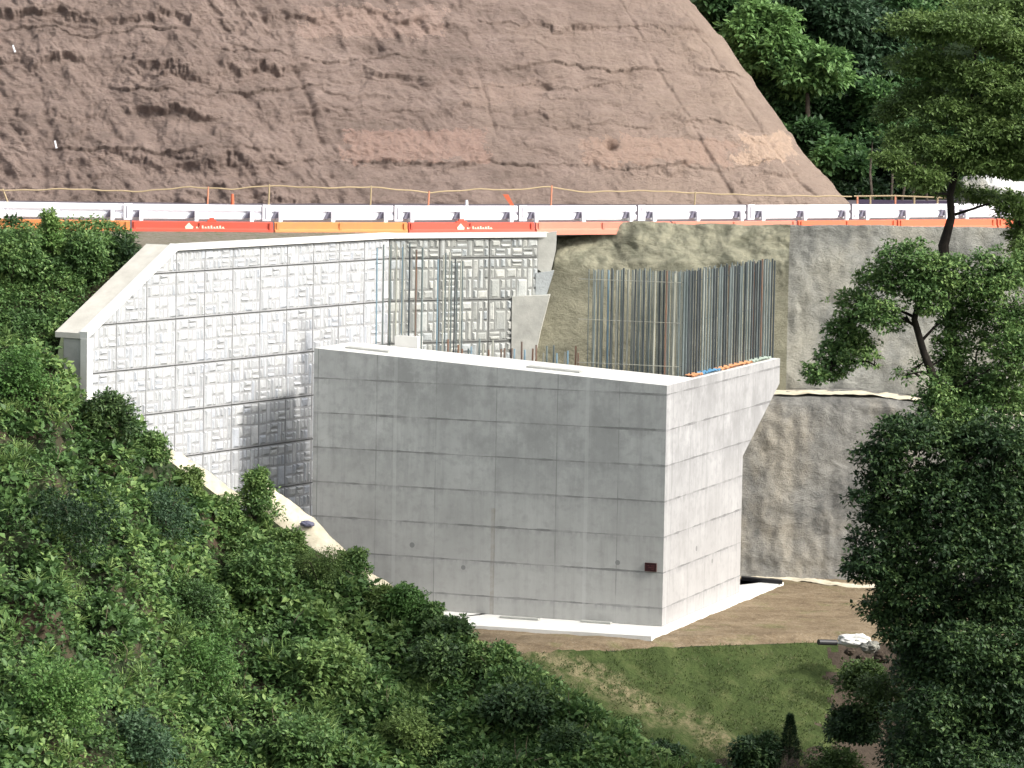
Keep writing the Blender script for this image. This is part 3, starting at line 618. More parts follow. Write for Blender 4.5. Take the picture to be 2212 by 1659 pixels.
# front stem
V = [ap(0, 0, 0), ap(LA, 0, 0), ap(LA, th, 0), ap(0, th, 0), ap(0, 0, zB), ap(LA, 0, zA), ap(LA, th, zA), ap(0, th, zB)]
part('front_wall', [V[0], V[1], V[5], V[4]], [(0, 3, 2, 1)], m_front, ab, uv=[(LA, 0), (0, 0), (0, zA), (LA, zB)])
mb = MB(); mb.add([ap(.01, .004, .0), ap(LA, .004, .0), ap(LA, th, .0), ap(.01, th, 0), ap(.01, .004, zB - .03), ap(LA, .004, zA - .03), ap(LA, th, zA - .03), ap(.01, th, zB - .03)],
              [(1, 2, 6, 5), (2, 3, 7, 6), (0, 3, 2, 1)]); mb.part('stem_core', m_grey, ab)
mb = MB(); mb.add([ap(0, 0, zB), ap(LA, 0, zA), ap(LA, th, zA), ap(0, th, zB)], [(0, 1, 2, 3)])
mb.add([ap(0, 0, zB), ap(LA, 0, zA), ap(LA, 0, zA - .028), ap(0, 0, zB - .0281)], [(3, 2, 1, 0)]) if False else None
mb.part('bearing_seat', m_white, ab)  # top face paler than the walls: its brightness is put into the colour
# side wall with the raking overhang
tb = .55; LB0 = 8.5; LB1 = 12.75
prof = [(0.0, 0), (LB0, 0), (LB0, z_at(1607, 985, 123.0)), (LB1, z_at(1688, 828, 127.0)), (LB1, ZC), (0.0, ZC)]
Vo = [ap(0, b, z) for b, z in prof]; Vi = [ap(tb, b, z) for b, z in prof]; Vi = [ap(tb, max(b, .0), z) for b, z in prof]
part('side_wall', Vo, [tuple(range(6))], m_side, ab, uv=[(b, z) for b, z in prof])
mb = MB(); n = 6; mb.add(Vo + Vi, [(1, 7, 8, 2), (2, 8, 9, 3), (3, 9, 10, 4), (11, 10, 9, 8, 7, 6)]); mb.part('side_wall_core', m_grey, ab)
mb = MB(); mb.add([ap(0, th, ZC), ap(tb, th, ZC), ap(tb, LB1, ZC), ap(0, LB1, ZC)], [(0, 1, 2, 3)]); mb.part('side_wall_top', m_white, ab)  # same paler top, strong light carried by the colour
# bearing pads on the seat, grey colour standing in for their thin shadows
for (a0, b0, ln) in ((LA - 2.2, .9, 1.5), (3.2, .9, 1.8)):
    z0 = zB + (zA - zB) * a0 / LA; mb = MB()
    mb.box(ap(a0, b0, z0 + .003), ap(a0 + ln, b0, z0 + (zA - zB) * ln / LA) - ap(a0, b0, z0), ap(a0, b0 + .4, z0) - ap(a0, b0, z0), (0, 0, .05)); mb.part('bearing_pad', m_grey, ab)
# backwall stub behind the left end
mb = MB(); mb.box(ap(LA - 1.5, th + .02, 5), ap(LA - 2.3, th + .02, 5) - ap(LA - 1.5, th + .02, 5), ap(0, th + .5, 5) - ap(0, th + .02, 5), (0, 0, 3.50)); mb.part('backwall_stub', m_white, ab)
# steel bars
rr = random.Random(4)
def bar(a, b, z0, z1, name='rebar', r=.019, mat=None, lean=0):
    top = ap(a, b, z1) + np.array([rr.uniform(-.02, .02) + lean, rr.uniform(-.02, .02), rr.uniform(-.05, .03)])
    MB().tube([ap(a, b, z0), top], r, 6).part(name, mat or m_bars[rr.choices([0, 1, 2, 3, 4], [4, 1, 3, 3, .3])[0]], ab)
for k in range(15): bar(LA - .75 - k * .115, th + .25 + (k % 2) * .25, 5.5, 11.45 + rr.uniform(-.1, .1), r=.026, mat=m_bars[[4, 3, 0, 3, 0, 1, 3, 4, 3, 0, 2, 3, 1, 0, 0][k]])
for k in range(9): bar(LA - 2.75 - k * .10, th + .6 + (k % 2) * .5, 5.5, 11.2 + rr.uniform(-.3, .1), r=.024, mat=m_bars[[4, 0, 3, 0, 3, 0, 2, 0, 3][k]])
for k in range(26): bar(3.6 - (k / 26) ** .8 * 3.25 + rr.uniform(-.03, .03), th + .12 + (k % 3) * .16, 7.0, 10.95 + rr.uniform(-.04, .04), r=.028)
for k in range(50): bar(.34 + (k % 3) * .15, th + .35 + k * .197, 7.0, 10.95 + rr.uniform(-.04, .04), r=.030, mat=m_bars[rr.choice([0, 0, 2, 0, 2, 1, 3])] if k % 4 else m_bars[2])
for k in range(27): bar(8.9 - k * .185 + rr.uniform(-.03, .03), th + .18 + (k % 2) * .2, 7.0, 8.25 + rr.uniform(-.12, .25), 'dowel', .03, m_bars[rr.choice([0, 1, 3, 1, 4])])
mb = MB()
for k in range(46): mb.tube([ap(.56 + (k % 3) * .25, th + .3 + k * .213, 7.0), ap(.56 + (k % 3) * .25, th + .3 + k * .213, 10.93)], .02, 5)
for k in range(40): mb.tube([ap(3.9 - k * .085, th + .5 + (k % 4) * .2, 7.0), ap(3.9 - k * .085, th + .5 + (k % 4) * .2, 10.9)], .016, 5)
tag(mb.part('rebar', m_bars[0], ab), kind='stuff')
# horizontal ties tying the side curtain
for zz in (7.9, 9.3, 10.6):
    MB().tube([ap(tb + .1, th + .3, zz), ap(tb + .1, th + 10.1, zz)], .014, 6).part('tie_bar', m_bars[2], ab)
    MB().tube([ap(tb + .1, th + .1, zz), ap(4.1, th + .1, zz)], .012, 6).part('tie_bar', m_bars[3], ab)
m_clothb = NT('blue_sheet', .8).col((.12, .30, .48)); m_clotho = NT('orange_sheet', .8).col((.70, .34, .17)); m_clothg = NT('pale_green_sheet', .8).col((.42, .50, .42)); m_clothw = NT('white_sheet', .8).col((.66, .62, .58))
for (b0, ln, m_, nm) in ((th + .1, 1.0, m_clotho, 'short orange'), (th + 1.15, 2.0, m_clothb, 'blue'), (th + 3.2, 3.6, m_clotho, 'long orange'), (th + 6.9, 2.2, m_clothg, 'pale green')):
    nb = 14; V = []
    for i in range(nb):
        for j in range(5):
            V.append(ap(.14 + .085 * j + .01 * math.sin(i * 2.1 + j), b0 + ln * i / (nb - 1), ZC + .02 + .06 * abs(math.sin(i * 1.7 + j * 1.3)) + .02))
    Fq = grid_faces(nb, 5); V2 = [np.array(v) - np.array([0, 0, .018]) for v in V]
    solo('sheet_strip', V + V2, np.concatenate([Fq, Fq[:, ::-1] + len(V)]), m_, nm + ' plastic strip lying on the top of the abutment side wall', 'plastic strip', group='plastic strips on the side wall', origin=ap(.3, b0, ZC))
# footing
fp = [G(u, v, 0.0) for u, v in ((905, 1340), (1407, 1374), (1693, 1257), (1600, 1250))]
fp[0] = G(905, 1343, 0.0); inner = ap(LA, -1, 0)
poly = [fp[1], fp[2], fp[3], ap(-.4, 12.0, 0), ap(3, 8, 0), ap(LA + .6, 5, 0), fp[0]]
MB().prism([np.array([p[0], p[1], -.16]) for p in poly], (0, 0, .15)).solo('footing_slab', m_white, 'flat pale concrete footing slab showing round the foot of the abutment', 'footing', origin=np.array([Bq[0], Bq[1], -.34]))
MB().prism([np.array([*p[:2], -.3]) for p in (G(1425, 1372, -.1), G(1440, 1366, -.1), G(1650, 1288, -.1), G(1640, 1290, -.1))], (0, 0, .12)) if 0 else None
# thin grey strips, darker than the slab, laid along the foot
for k, (a0, ln) in enumerate(((1.6, 1.0), (3.9, 1.3))):
    mb = MB(); mb.box(ap(a0, -.62 + .3 * (k == 0), .0), ap(a0 + ln, -.62, 0) - ap(a0, -.62, 0), ap(0, -.42, 0) - ap(0, -.62, 0), (0, 0, .05))
    mb.solo('grey_strip', m_grey, ('short grey strip lying on the footing near the front corner', 'long grey strip lying on the footing left of the middle')[k], 'board', origin=ap(a0, -.5, 0))
MB().box(G(1602, 1254, .0), G(1690, 1262, .0) - G(1602, 1254, .0), (0, .35, 0), (0, 0, .12)).solo('drain_channel', m_black, 'dark drain edge behind the right corner of the footing slab', 'drain', origin=G(1640, 1255, 0))
# plaque
pc = Bq + dA * .42
pq = thing('plaque', 'small dark red plaque on the front face near its lower right corner', 'plaque', (pc[0], pc[1], 1.75))
nf = -dB; mb = MB(); mb.box(ap(.22, -.003, 1.72), ap(.58, -.003, 1.72) - ap(.22, -.003, 1.72), ap(0, -.04, 0) - ap(0, 0, 0), (0, 0, .25)); mb.part('board', NT('maroon_board', .5).col((.035, .012, .014)), pq)
mb = MB()
for (a, z, l) in ((.27, 1.88, .12), (.27, 1.82, .2), (.44, 1.88, .06), (.29, 1.77, .08)):
    mb.box(ap(a, -.044, z), ap(a + l, -.044, z) - ap(a, -.044, z), ap(0, -.048, 0) - ap(0, -.044, 0), (0, 0, .022))
mb.part('lettering', NT('red_letters', .6).col((.09, .03, .03)), pq)
mb = MB()
for (a, z, l, h) in ((.21, 1.71, .38, .012), (.21, 1.968, .38, .012), (.21, 1.71, .012, .27), (.578, 1.71, .012, .27)):
    mb.box(ap(a, -.004, z), ap(a + l, -.004, z) - ap(a, -.004, z), ap(0, -.05, 0) - ap(0, 0, 0), (0, 0, h))
mb.part('frame', NT('rust_frame', .6).col((.07, .03, .025)), pq)

# ---------------------------------------------------------------- guardrail
joints = [-330, -30, 268, 566, 850, 1118, 1374, 1610, 1835, 2050, 2260]
PROF = [(.02, .88), (.06, .85), (.075, .68), (.0, .615), (.0, .585), (.075, .53), (.075, .39), (.02, .34)]
def rail_span(mb, ua, ub, n=10, prof=PROF, th=.012):
    P1 = []; P2 = []
    for u in np.linspace(ua, ub, n):
        p, d, nn = rail_pt(u)
        P1.append([np.array([p[0] + nn[0] * o, p[1] + nn[1] * o, ZR + h]) for o, h in prof]); P2.append([np.array([p[0] + nn[0] * (o - th), p[1] + nn[1] * (o - th), ZR + h]) for o, h in prof])
    k = len(prof); A = np.array(P1).reshape(-1, 3); B2 = np.array(P2).reshape(-1, 3); g1 = grid_faces(n, k)
    mb.add(A, [tuple(f) for f in g1[:, ::-1]]); mb.add(B2, [tuple(f) for f in g1])
    return mb
names = ['beyond the left edge of the photo', 'at the far left above the leafy hillside', 'above the first red barrier from the left', 'above the orange barrier right of the first red one',
         'above the second red barrier', 'above the salmon barrier', 'above the sandy lip with no barrier under it', 'just right of the sandy lip', 'right of where the brown slope ends', 'behind the tall tree trunk']
for k in range(len(joints) - 1):
    ua, ub = joints[k], joints[k + 1]; p, d, nn = rail_pt((ua + ub) / 2)
    gs = thing('guardrail_section', 'white steel guardrail section ' + names[k], 'guardrail', p, group='guardrail sections along the road')
    rail_span(MB(), ua + 12, ub - 8).part('beam', m_rail, gs)
    mb = MB(); pj, dj, nj = rail_pt(ua + 2); mb.cbox(pj + np.array([nj[0], nj[1], 0]) * .11 + np.array([0, 0, .34]), .30, .03, .56, dj); mb.part('joint_plate', m_rail, gs)
    mb = MB(); mb.cbox(pj + np.array([nj[0], nj[1], 0]) * .13 + np.array([0, 0, .40]) + np.array([dj[0], dj[1], 0]) * -.04, .03, .02, .42, dj); mb.part('joint_rib', m_bracket, gs)
    for fr in (.10, .50, .90):
        pu = ua + (ub - ua) * fr; q, dd, n2 = rail_pt(pu, .27); ps = MB().cbox(q, .13, .11, .66, dd).part('post', m_rail, gs)
        d3 = np.array([dd[0], dd[1], 0]); n3 = np.array([n2[0], n2[1], 0])
        MB().prism([q + np.array([0, 0, .67]) - d3 * .13 - n3 * .2, q + np.array([0, 0, .67]) + d3 * .04 - n3 * .2, q + np.array([0, 0, .46]) + d3 * .04 - n3 * .2, q + np.array([0, 0, .42]) - d3 * .26 - n3 * .2], n3 * .12).part('bracket', m_bracket, ps)
# road barriers in front of it
bars_ = [(-330, -20, m_orange, 0), (-14, 136, m_orange, 0), (140, 272, m_orange, 0), (276, 571, m_red, 1), (575, 857, m_orange, 0), (860, 1128, m_red, 1), (1132, 1420, m_salmon, 0), (1424, 1690, m_salmon, 0), (1695, 1905, m_redor, 0), (1909, 2120, m_redor, 0), (2124, 2340, m_redor, 0)]
bl = ['orange plastic barrier beyond the left edge', 'orange plastic barrier at the far left behind the leafy sprout', 'short orange plastic barrier left of the first red one', 'first red plastic barrier from the left, with pale print', 'long orange plastic barrier between the two red ones',
      'second red plastic barrier, above the corner of the stone-patterned wall', 'faded salmon barrier running into the sandy lip', 'faded salmon barrier hidden behind the sandy lip', 'red-orange barrier below the guardrail right of the sandy lip', 'red-orange barrier left of the tall tree trunk', 'red-orange barrier at the far right behind the trees']
for k, (ua, ub, m_, pr) in enumerate(bars_):
    p0, d0, n0 = rail_pt(ua, .62, ZR); rb = thing('road_barrier', bl[k], 'barrier', p0, group='plastic barriers along the guardrail')
    pf = [(.16, -.12), (.14, .04), (.09, .10), (.08, .30), (-.02, .33), (-.03, -.12)]; nn_ = 8; Q = []
    for u in np.linspace(ua, ub, nn_):
        p, d, n2 = rail_pt(u, .62, ZR); Q += [np.array([p[0] + n2[0] * o, p[1] + n2[1] * o, ZR + h]) for o, h in pf]
    kf = len(pf); fcs = [(i * kf + j, i * kf + (j + 1) % kf, (i + 1) * kf + (j + 1) % kf, (i + 1) * kf + j) for i in range(nn_ - 1) for j in range(kf)]
    fcs += [tuple(range(kf))[::-1], tuple((nn_ - 1) * kf + j for j in range(kf))]
    part('body', Q, fcs, m_, rb)
    mb = MB()
    for u in (ua + 6, ub - 6, (ua + ub) / 2):
        p, d, n2 = rail_pt(u, .70, ZR); mb.cbox(p + np.array([0, 0, .0]), .08, .10, .30, d)
    mb.part('rib', m_, rb)
    if pr:
        um = ua + (ub - ua) * .39; p, d, n2 = rail_pt(um, .722, ZR); d3 = np.array([d[0], d[1], 0]); n3 = np.array([n2[0], n2[1], 0]); o = p + n3 * .0 + np.array([0, 0, .0])
        flame = [(0, .09), (.12, .04), (.24, .08), (.27, .16), (.2, .22), (.12, .31), (.05, .24), (-.02, .16)]
        MB().prism([o + d3 * a + np.array([0, 0, b - .02]) for a, b in flame], n3 * .012).part('emblem', m_print, rb)
        mb = MB(); x_ = .36
        for q_ in range(10):
            h = .06 + .04 * ((q_ * 7) % 3) / 2; mb.box(o + d3 * x_ + np.array([0, 0, .09]), d3 * .055, n3 * .01, (0, 0, h)); mb.box(o + d3 * x_ + np.array([0, 0, .09]), d3 * .085, n3 * .008, (0, 0, .02)); x_ += .10
        mb.part('print', m_print, rb)
# little things on and behind the rail
q, d, n2 = rail_pt(448, .6, ZR + .28); MB().cbox(q, .3, .12, .1, d).cbox(q + np.array([0, 0, .1]), .16, .1, .07, d).solo('barrier_cap', m_red, 'small red cap sitting on the first red barrier', 'cap', origin=q)
q, d, n2 = rail_pt(975, .6, ZR + .28); MB().cbox(q, .4, .12, .09, d).cbox(q + np.array([0, 0, .09]), .2, .1, .07, d).solo('barrier_cap', m_red, 'small red cap sitting on the second red barrier', 'cap', origin=q)
def stake(u, v0, v1, y, r, m_, label, lean=0, cat='stake', nm='stake', group=None):
    a = W(u, v1, y); b = W(u + lean, v0, y); b2 = b + (a - b) * .25
    MB().tube([a, b2, b], [r, r, r * .8], 8).solo(nm, m_, label, cat, origin=a, group=group)
stake(502, 419, 452, 131.5, .06, m_redor, 'short red marker post just behind the first full guardrail section')
stake(1008, 432, 455, 134, .055, m_rail, 'short white post just behind the guardrail, above the second red barrier')
a = W(1102, 446, 135); MB().prism([W(1086, 420, 135), W(1098, 420, 135), W(1112, 446, 135), W(1104, 446, 135)], (0, .12, 0)).solo('marker_board', m_redor, 'leaning red marker board behind the guardrail', 'marker', origin=a)
# rope along the foot of the slope, with its stakes
rp_pts = [(-80, 410), (60, 411), (140, 408), (300, 414), (408, 404), (500, 409), (580, 401), (700, 406), (800, 404), (930, 416), (1045, 408), (1100, 411), (1190, 403), (1250, 415), (1400, 412), (1500, 417), (1660, 423), (1840, 424)]
def rope_y(u): return np.interp(u, [-100, 700, 1840], [149.5, 151.5, 160.5])
pr_ = np.array(rp_pts, float); u_f = np.linspace(-80, 1840, 130); v_f = np.interp(u_f, pr_[:, 0], pr_[:, 1]) + .8 * np.sin(u_f * .09)
MB().tube([W(u, v, rope_y(u)) for u, v in zip(u_f, v_f)], .028, 6).solo('rope', m_rope, 'sagging tan rope strung along the foot of the brown slope', 'rope')
for k, (u, lab) in enumerate(((20, 'at the far left, leaning'), (448, 'left of the red marker post'), (580, 'right of the red marker post'), (800, 'above the orange barrier end'), (925, 'in the dip of the rope'), (1190, 'at the rope peak right of the leaning marker'), (1500, 'above the sandy lip'))):
    v = float(np.interp(u, pr_[:, 0], pr_[:, 1])); stake(u, v - 3, 446, rope_y(u), .035, m_stakeo if k in (1, 4, 5) else m_rope, 'thin stake holding the rope, ' + lab, lean=-14 if k == 0 else 2, group='stakes holding the rope')
# fence on the road beyond the slope
fr_ = thing('road_fence', 'low dark fence with a tan handrail across the road below the forest', 'fence', W(1930, 445, 160))
MB().tube([W(u, v, 160) for u, v in ((1845, 424), (1935, 423), (2030, 427), (2200, 432))], .035, 6).part('handrail', m_rope, fr_)
for u in (1852, 1880, 1934, 1975, 2025, 2080): MB().tube([W(u, 450, 160), W(u, 424, 160)], .04, 6).part('post', m_stakeo if u in (1852, 1934) else m_rope, fr_)
MB().box(W(1850, 452, 160.6), W(2300, 460, 160.6) - W(1850, 452, 160.6), (0, .15, 0), (0, 0, .42)).part('base_rail', NT('purple_grey_steel', .6).col((.07, .055, .09)), fr_)
q = W(2100, 440, 158)
def boulder(c, r, mat, name, label, cat, seed=0, **k):
    n1, n2_ = 48, 30; V = []
    for i in range(n1):
        for j in range(n2_):
            th_ = 2 * math.pi * i / n1; ph = math.pi * j / (n2_ - 1); V.append((math.cos(th_) * math.sin(ph), math.sin(th_) * math.sin(ph), math.cos(ph)))
    V = np.array(V); s_ = 1 + .34 * fbm(V * 1.1 + seed, 5, .6) - .15 * np.abs(noise(V * 2.3 + seed)); V = V * s_[:, None] * np.array(r) + np.array(c)
    Fc = [(i * n2_ + j, i * n2_ + j + 1, ((i + 1) % n1) * n2_ + j + 1, ((i + 1) % n1) * n2_ + j) for i in range(n1) for j in range(n2_ - 1)]
    return solo(name, V, Fc, mat, label, cat, smooth=True, origin=np.array(c, float), **k)
boulder(W(2100, 425, 158), (.95, .9, .85), m_shot, 'boulder', 'rounded grey boulder beside the road under the tall tree', 'boulder', 4)
boulder(W(2150, 418, 163), (1.9, 1.0, .7), m_white, 'boulder', 'sunlit white boulder beyond the road at the far right', 'boulder', 9)

# ---------------------------------------------------------------- left hillside terrain
fs_u = np.array([-700, -300, 0, 110, 150, 180, 240, 300, 350, 430, 500, 580, 640, 730, 830, 900, 1000, 1035, 1150, 1250, 1330, 1430, 1500, 1700, 2000.])
fs_v = np.array([700, 700, 720, 740, 800, 862, 866, 915, 975, 1030, 1082, 1108, 1150, 1205, 1275, 1315, 1352, 1408, 1440, 1500, 1570, 1625, 1650, 1720, 1830.])
fs_y = np.array([111.5, 112, 112.6, 113.0, 112.9, 112.7, 113.0, 113.7, 114.8, 116.3, 117.0, 116.6, 115.8, 115.4, 115.0, 114.3, 113.0, 111.6, 110.0, 108.4, 107.2, 106.2, 105.5, 104.6, 103.])
def front(u, v):
    v = np.maximum(v, np.interp(u, fs_u, fs_v)); dv = v - np.interp(u, fs_u, fs_v)
    return W(u, v, np.interp(u, fs_u, fs_y) - .021 * dv)
def hum(P, k=1.0):
    b = fbm(P * np.array([.55, .5, .7]) + 3, 3); return k * (.62 * b + .28 * np.abs(fbm(P * 1.5 + 9, 2)))
def hill_pts(fn, u, v, extra=0.0, edge_d=None):
    P = fn(u, v); h = hum(P)
    if edge_d is not None: h = h * np.clip(edge_d / 70, .15, 1)
    return P + (h + extra)[:, None] * np.array([.1, -.55, .8])
nu, nv = 200, 130; UU = np.linspace(-500, 1900, nu); P = []
base_ = np.interp(UU, fs_u, fs_v)
for i, u in enumerate(UU):
    v = np.linspace(base_[i], 2100, nv); P.append(hill_pts(front, np.full(nv, u), v, -.22, v - base_[i]))
P = np.array(P)
cap_ = P[:, 0:1] + np.array([0, .35, -2.5]); P = np.concatenate([cap_, P], 1)
struct('leafy_hill', P.reshape(-1, 3), grid_faces(nu, nv + 1)[:, ::-1], m_veg_ground, smooth=True)
def backs(u, v):                               # part of the hill behind the sloping cap
    yb = np.interp(v, [480, 537, 722, 800], [120.6, 119.2, 115.0, 113.4]); ub = np.interp(v, [500, 537, 722, 800], [300, 290, 128, 100])
    return W(u, v, yb - .0075 * np.maximum(ub - u, 0))
nu2, nv2 = 60, 50; P = []
for t_ in np.linspace(0, 1, nu2):
    for v in np.linspace(494, 860, nv2):
        ub = np.interp(v, [500, 537, 722, 860], [292, 288, 132, 100]); u = -500 + (ub + 500) * t_; P.append((u, v))
P = np.array(P); Q = hill_pts(backs, P[:, 0], P[:, 1], -.25, np.full(len(P), 40.)); 
struct('leafy_bank', Q, grid_faces(nu2, nv2)[:, ::-1], m_veg_ground, smooth=True)

# cream apron between plants and walls
au = [335, 380, 430, 500, 515]; 
def apron(name, pts, label):
    A_ = []; 
    for (u, v, y, w2) in pts:
        top = W(u, v, y); bot = W(u - w2 * .55, v + w2, y - .9); A_.append([top + np.array([0, .25, -.35]), top, top * .6 + bot * .4 + np.array([0, -.03, .06]), top * .25 + bot * .75 + np.array([0, -.03, .03]), bot])
    A_ = np.array(A_); tt = np.linspace(0, 1, len(A_)); t2 = np.linspace(0, 1, 40)
    Z = np.stack([[np.interp(t2, tt, A_[:, j, k]) for k in range(3)] for j in range(5)], 0).transpose(2, 0, 1)
    Z = Z + (.07 * fbm(Z * 2.2, 4))[..., None] * np.array([0, -.6, 1]); solo(name, Z.reshape(-1, 3), grid_faces(40, 5), m_cream, label, 'concrete apron', smooth=True)
apron('concrete_apron', [(325, 945, 115.6, 60), (360, 965, 115.9, 60), (410, 990, 116.6, 66), (450, 1018, 117.0, 66), (500, 1056, 117.5, 62), (530, 1076, 117.6, 50)], 'upper cream concrete apron between the shrubs and the stone-patterned wall')
apron('concrete_apron', [(575, 1040, 117.4, 90), (600, 1064, 117.4, 90), (640, 1090, 117, 95), (690, 1132, 116.5, 80), (745, 1190, 116.1, 70), (800, 1235, 115.7, 55), (860, 1272, 115.2, 40)], 'lower cream concrete apron beside the left end of the abutment')
apron('concrete_apron', [(1008, 1380, 113.4, 30), (1025, 1392, 113, 32), (1050, 1402, 112.6, 28), (1075, 1412, 112.2, 16)], 'small cream concrete scrap at the corner of the dirt pad')
boulder(W(664, 1131, 116.3), (.22, .14, .10), NT('blue_grey_bag', .8).col((.14, .14, .20)), 'sandbag', 'dark blue-grey bag lying on the lower cream apron', 'bag', 3)
# pipe and stones by the right edge of the grass
MB().tube([W(1768, 1387, 112.0), W(1806, 1388, 112.3)], .09, 10).solo('drain_pipe', m_black, 'black drain pipe end poking out at the top right of the grass', 'pipe', origin=W(1785, 1387, 112))
boulder(W(1846, 1384, 112.4), (.50, .35, .2), m_white, 'boulder', 'whitish rock at the top right edge of the grass slope', 'boulder', 14)
boulder(W(1880, 1398, 112.0), (.3, .3, .18), m_shot, 'boulder', 'small grey rock right of the whitish rock', 'boulder', 17)
for k, (u, v, r_) in enumerate(((1836, 1408, .16), (1866, 1424, .22), (1905, 1420, .25))):
    boulder(W(u, v, 111.2), (r_, r_, r_ * .7), m_soil, 'boulder', ('brown rock just under the whitish rock', 'darker rock lying below the small grey rock', 'rock half hidden by the leaves right of the grass')[k], 'boulder', 20 + k)
MB().tube([W(u, v, y) for u, v, y in ((305, 524, 122.5), (318, 525, 122.4), (328, 524, 122.3))], .07, 10).solo('drain_pipe', m_black, 'black pipe end on the gravel by the sloping cap', 'pipe', origin=W(318, 525, 122.4))

# ---------------------------------------------------------------- vegetation on the hill
def concat(parts):
    n0 = 0; Vs, Fs, Ts = [], [], []
    for V, Fc, T in parts: Vs.append(V); Fs.append(Fc + n0); Ts.append(T); n0 += len(V)
    return np.concatenate(Vs), np.concatenate(Fs), np.concatenate(Ts)
n = 15000; u = rng.uniform(-260, 1720, n); vs = np.interp(u, fs_u, fs_v); v = vs + 8 + (1850 - vs - 8) * rng.uniform(0, 1, n) ** .95
ap_mask = ((u > 325) & (u < 545) & (v < vs + 38)) | ((u > 560) & (u < 860) & (v < vs + np.interp(u, [560, 700, 860], [34, 26, 8])))
u, v, vs = u[~ap_mask], v[~ap_mask], vs[~ap_mask]
Pn = hill_pts(front, u, v, 0.0, v - vs) + rng.normal(size=(len(u), 3)) * .05
sp = noise(Pn * .45 + 20); big = noise(Pn * .7 + 50)
tint = np.clip(.45 + .45 * sp + .25 * noise(Pn * 1.8) + rng.normal(size=len(Pn)) * .10, 0, 1)
Ls = np.where(big > .12, .25, np.where(big > -.18, .18, .13)); Rd = np.where(big > .12, .22, .2)
parts_ = [rosettes(Pn, Rd * 1.1, 12, Ls, tint, aspect=.62, outv=np.broadcast_to(np.array([.05, -.6, .5]), Pn.shape))]
u2 = rng.uniform(-260, 300, 3400); v2 = rng.uniform(492, 800, 3400); ub = np.interp(v2, [500, 537, 722, 800], [292, 282, 124, 110]); k_ = u2 < ub
P2 = hill_pts(backs, u2[k_], v2[k_], .0, np.full(k_.sum(), 60.)); parts_.append(rosettes(P2, .24, 12, .13, np.clip(.42 + .5 * noise(P2 * .8), 0, 1), aspect=.6, outv=np.broadcast_to(np.array([.05, -.6, .5]), P2.shape)))
sel = rng.choice(len(Pn), 1500, replace=False); gsel = sel[noise(Pn[sel] * .6 + 70) > .12]
parts_.append(rosettes(Pn[gsel] + np.array([0, -.1, .12]), .10, 26, .42, np.clip(.8 + .2 * rng.normal(size=len(gsel)), 0, 1), aspect=.07, droop=-.25, spread=.1))
bsel = rng.choice(len(Pn), 500, replace=False)
parts_.append(rosettes(Pn[bsel] + np.array([0, -.12, .15]), .16, 8, .25, np.clip(.6 + .2 * rng.normal(size=500), 0, 1), aspect=.75, spread=.12))
V, Fc, T = concat(parts_)
tw = MB(); rt_ = random.Random(2)
for k_i in rng.choice(len(Pn), 130, replace=False):
    a_ = Pn[k_i]; b_ = a_ + np.array([rt_.uniform(-.35, .35), rt_.uniform(-.5, -.1), rt_.uniform(.25, .75)]); tw.tube([a_, (a_ + b_) / 2 + np.array([rt_.uniform(-.1, .1), 0, .05]), b_], [.014, .011, .005], 4, False)
tw.solo('dead_twigs', mottled('dry_twig', (.16, .13, .09), (.26, .21, .15), 5), 'bare dry twigs poking out of the undergrowth on the hillside', 'twigs', kind='stuff')
solo('ground_cover', V, Fc, m_leaf_hill, 'dense leafy vines and undergrowth covering the hillside at the left', 'undergrowth', kind='stuff', attr=T)

def shrub(name, label, base, h, r, nb, mat, leaf=.13, tint=.5, nros=None, cat='shrub', group=None, pointy=0.0, aspect=.55, ros_r=.2, nl=10, stems=5, spread=.14):
    base = np.array(base, float); t_ = thing(name, label, cat, base, group)
    mb = MB(); cl = []
    for k in range(nb):
        f = (k + .5) / nb; ang = k * 2.4 + rng.uniform(-.4, .4); rad = r * (1 - pointy * f) * (.25 + .55 * rng.uniform(.3, 1)); 
        c = base + np.array([math.cos(ang) * rad, math.sin(ang) * rad, h * (.18 + .74 * f)]); rr_ = r * (.42 + .2 * rng.uniform()) * (1 - pointy * f * .75)
        n_ = (nros or 40); C, d = blob_centres(c, (rr_, rr_, rr_ * .75), n_, .4); cl.append((C, d))
        if k % max(1, nb // stems) == 0: mb.tube([base, base * .5 + c * .5 + np.array([0, 0, .08 * h]), c], [.035, .022, .01], 5)
    C = np.concatenate([c for c, _ in cl]); d = np.concatenate([d for _, d in cl])
    tt = np.clip(tint + .28 * noise(C * 1.6) + .06 * rng.normal(size=len(C)), 0, 1)
    V, Fc, T = rosettes(C, ros_r, nl, leaf, tt, outv=d, aspect=aspect, spread=spread); part('foliage', V, Fc, mat, t_, attr=T); mb.part('stem', m_bark, t_); return t_
GH = 'shrubs standing on the leafy hillside'
def hb(u, v): return front(np.array([float(u)]), np.array([float(v)]))[0]
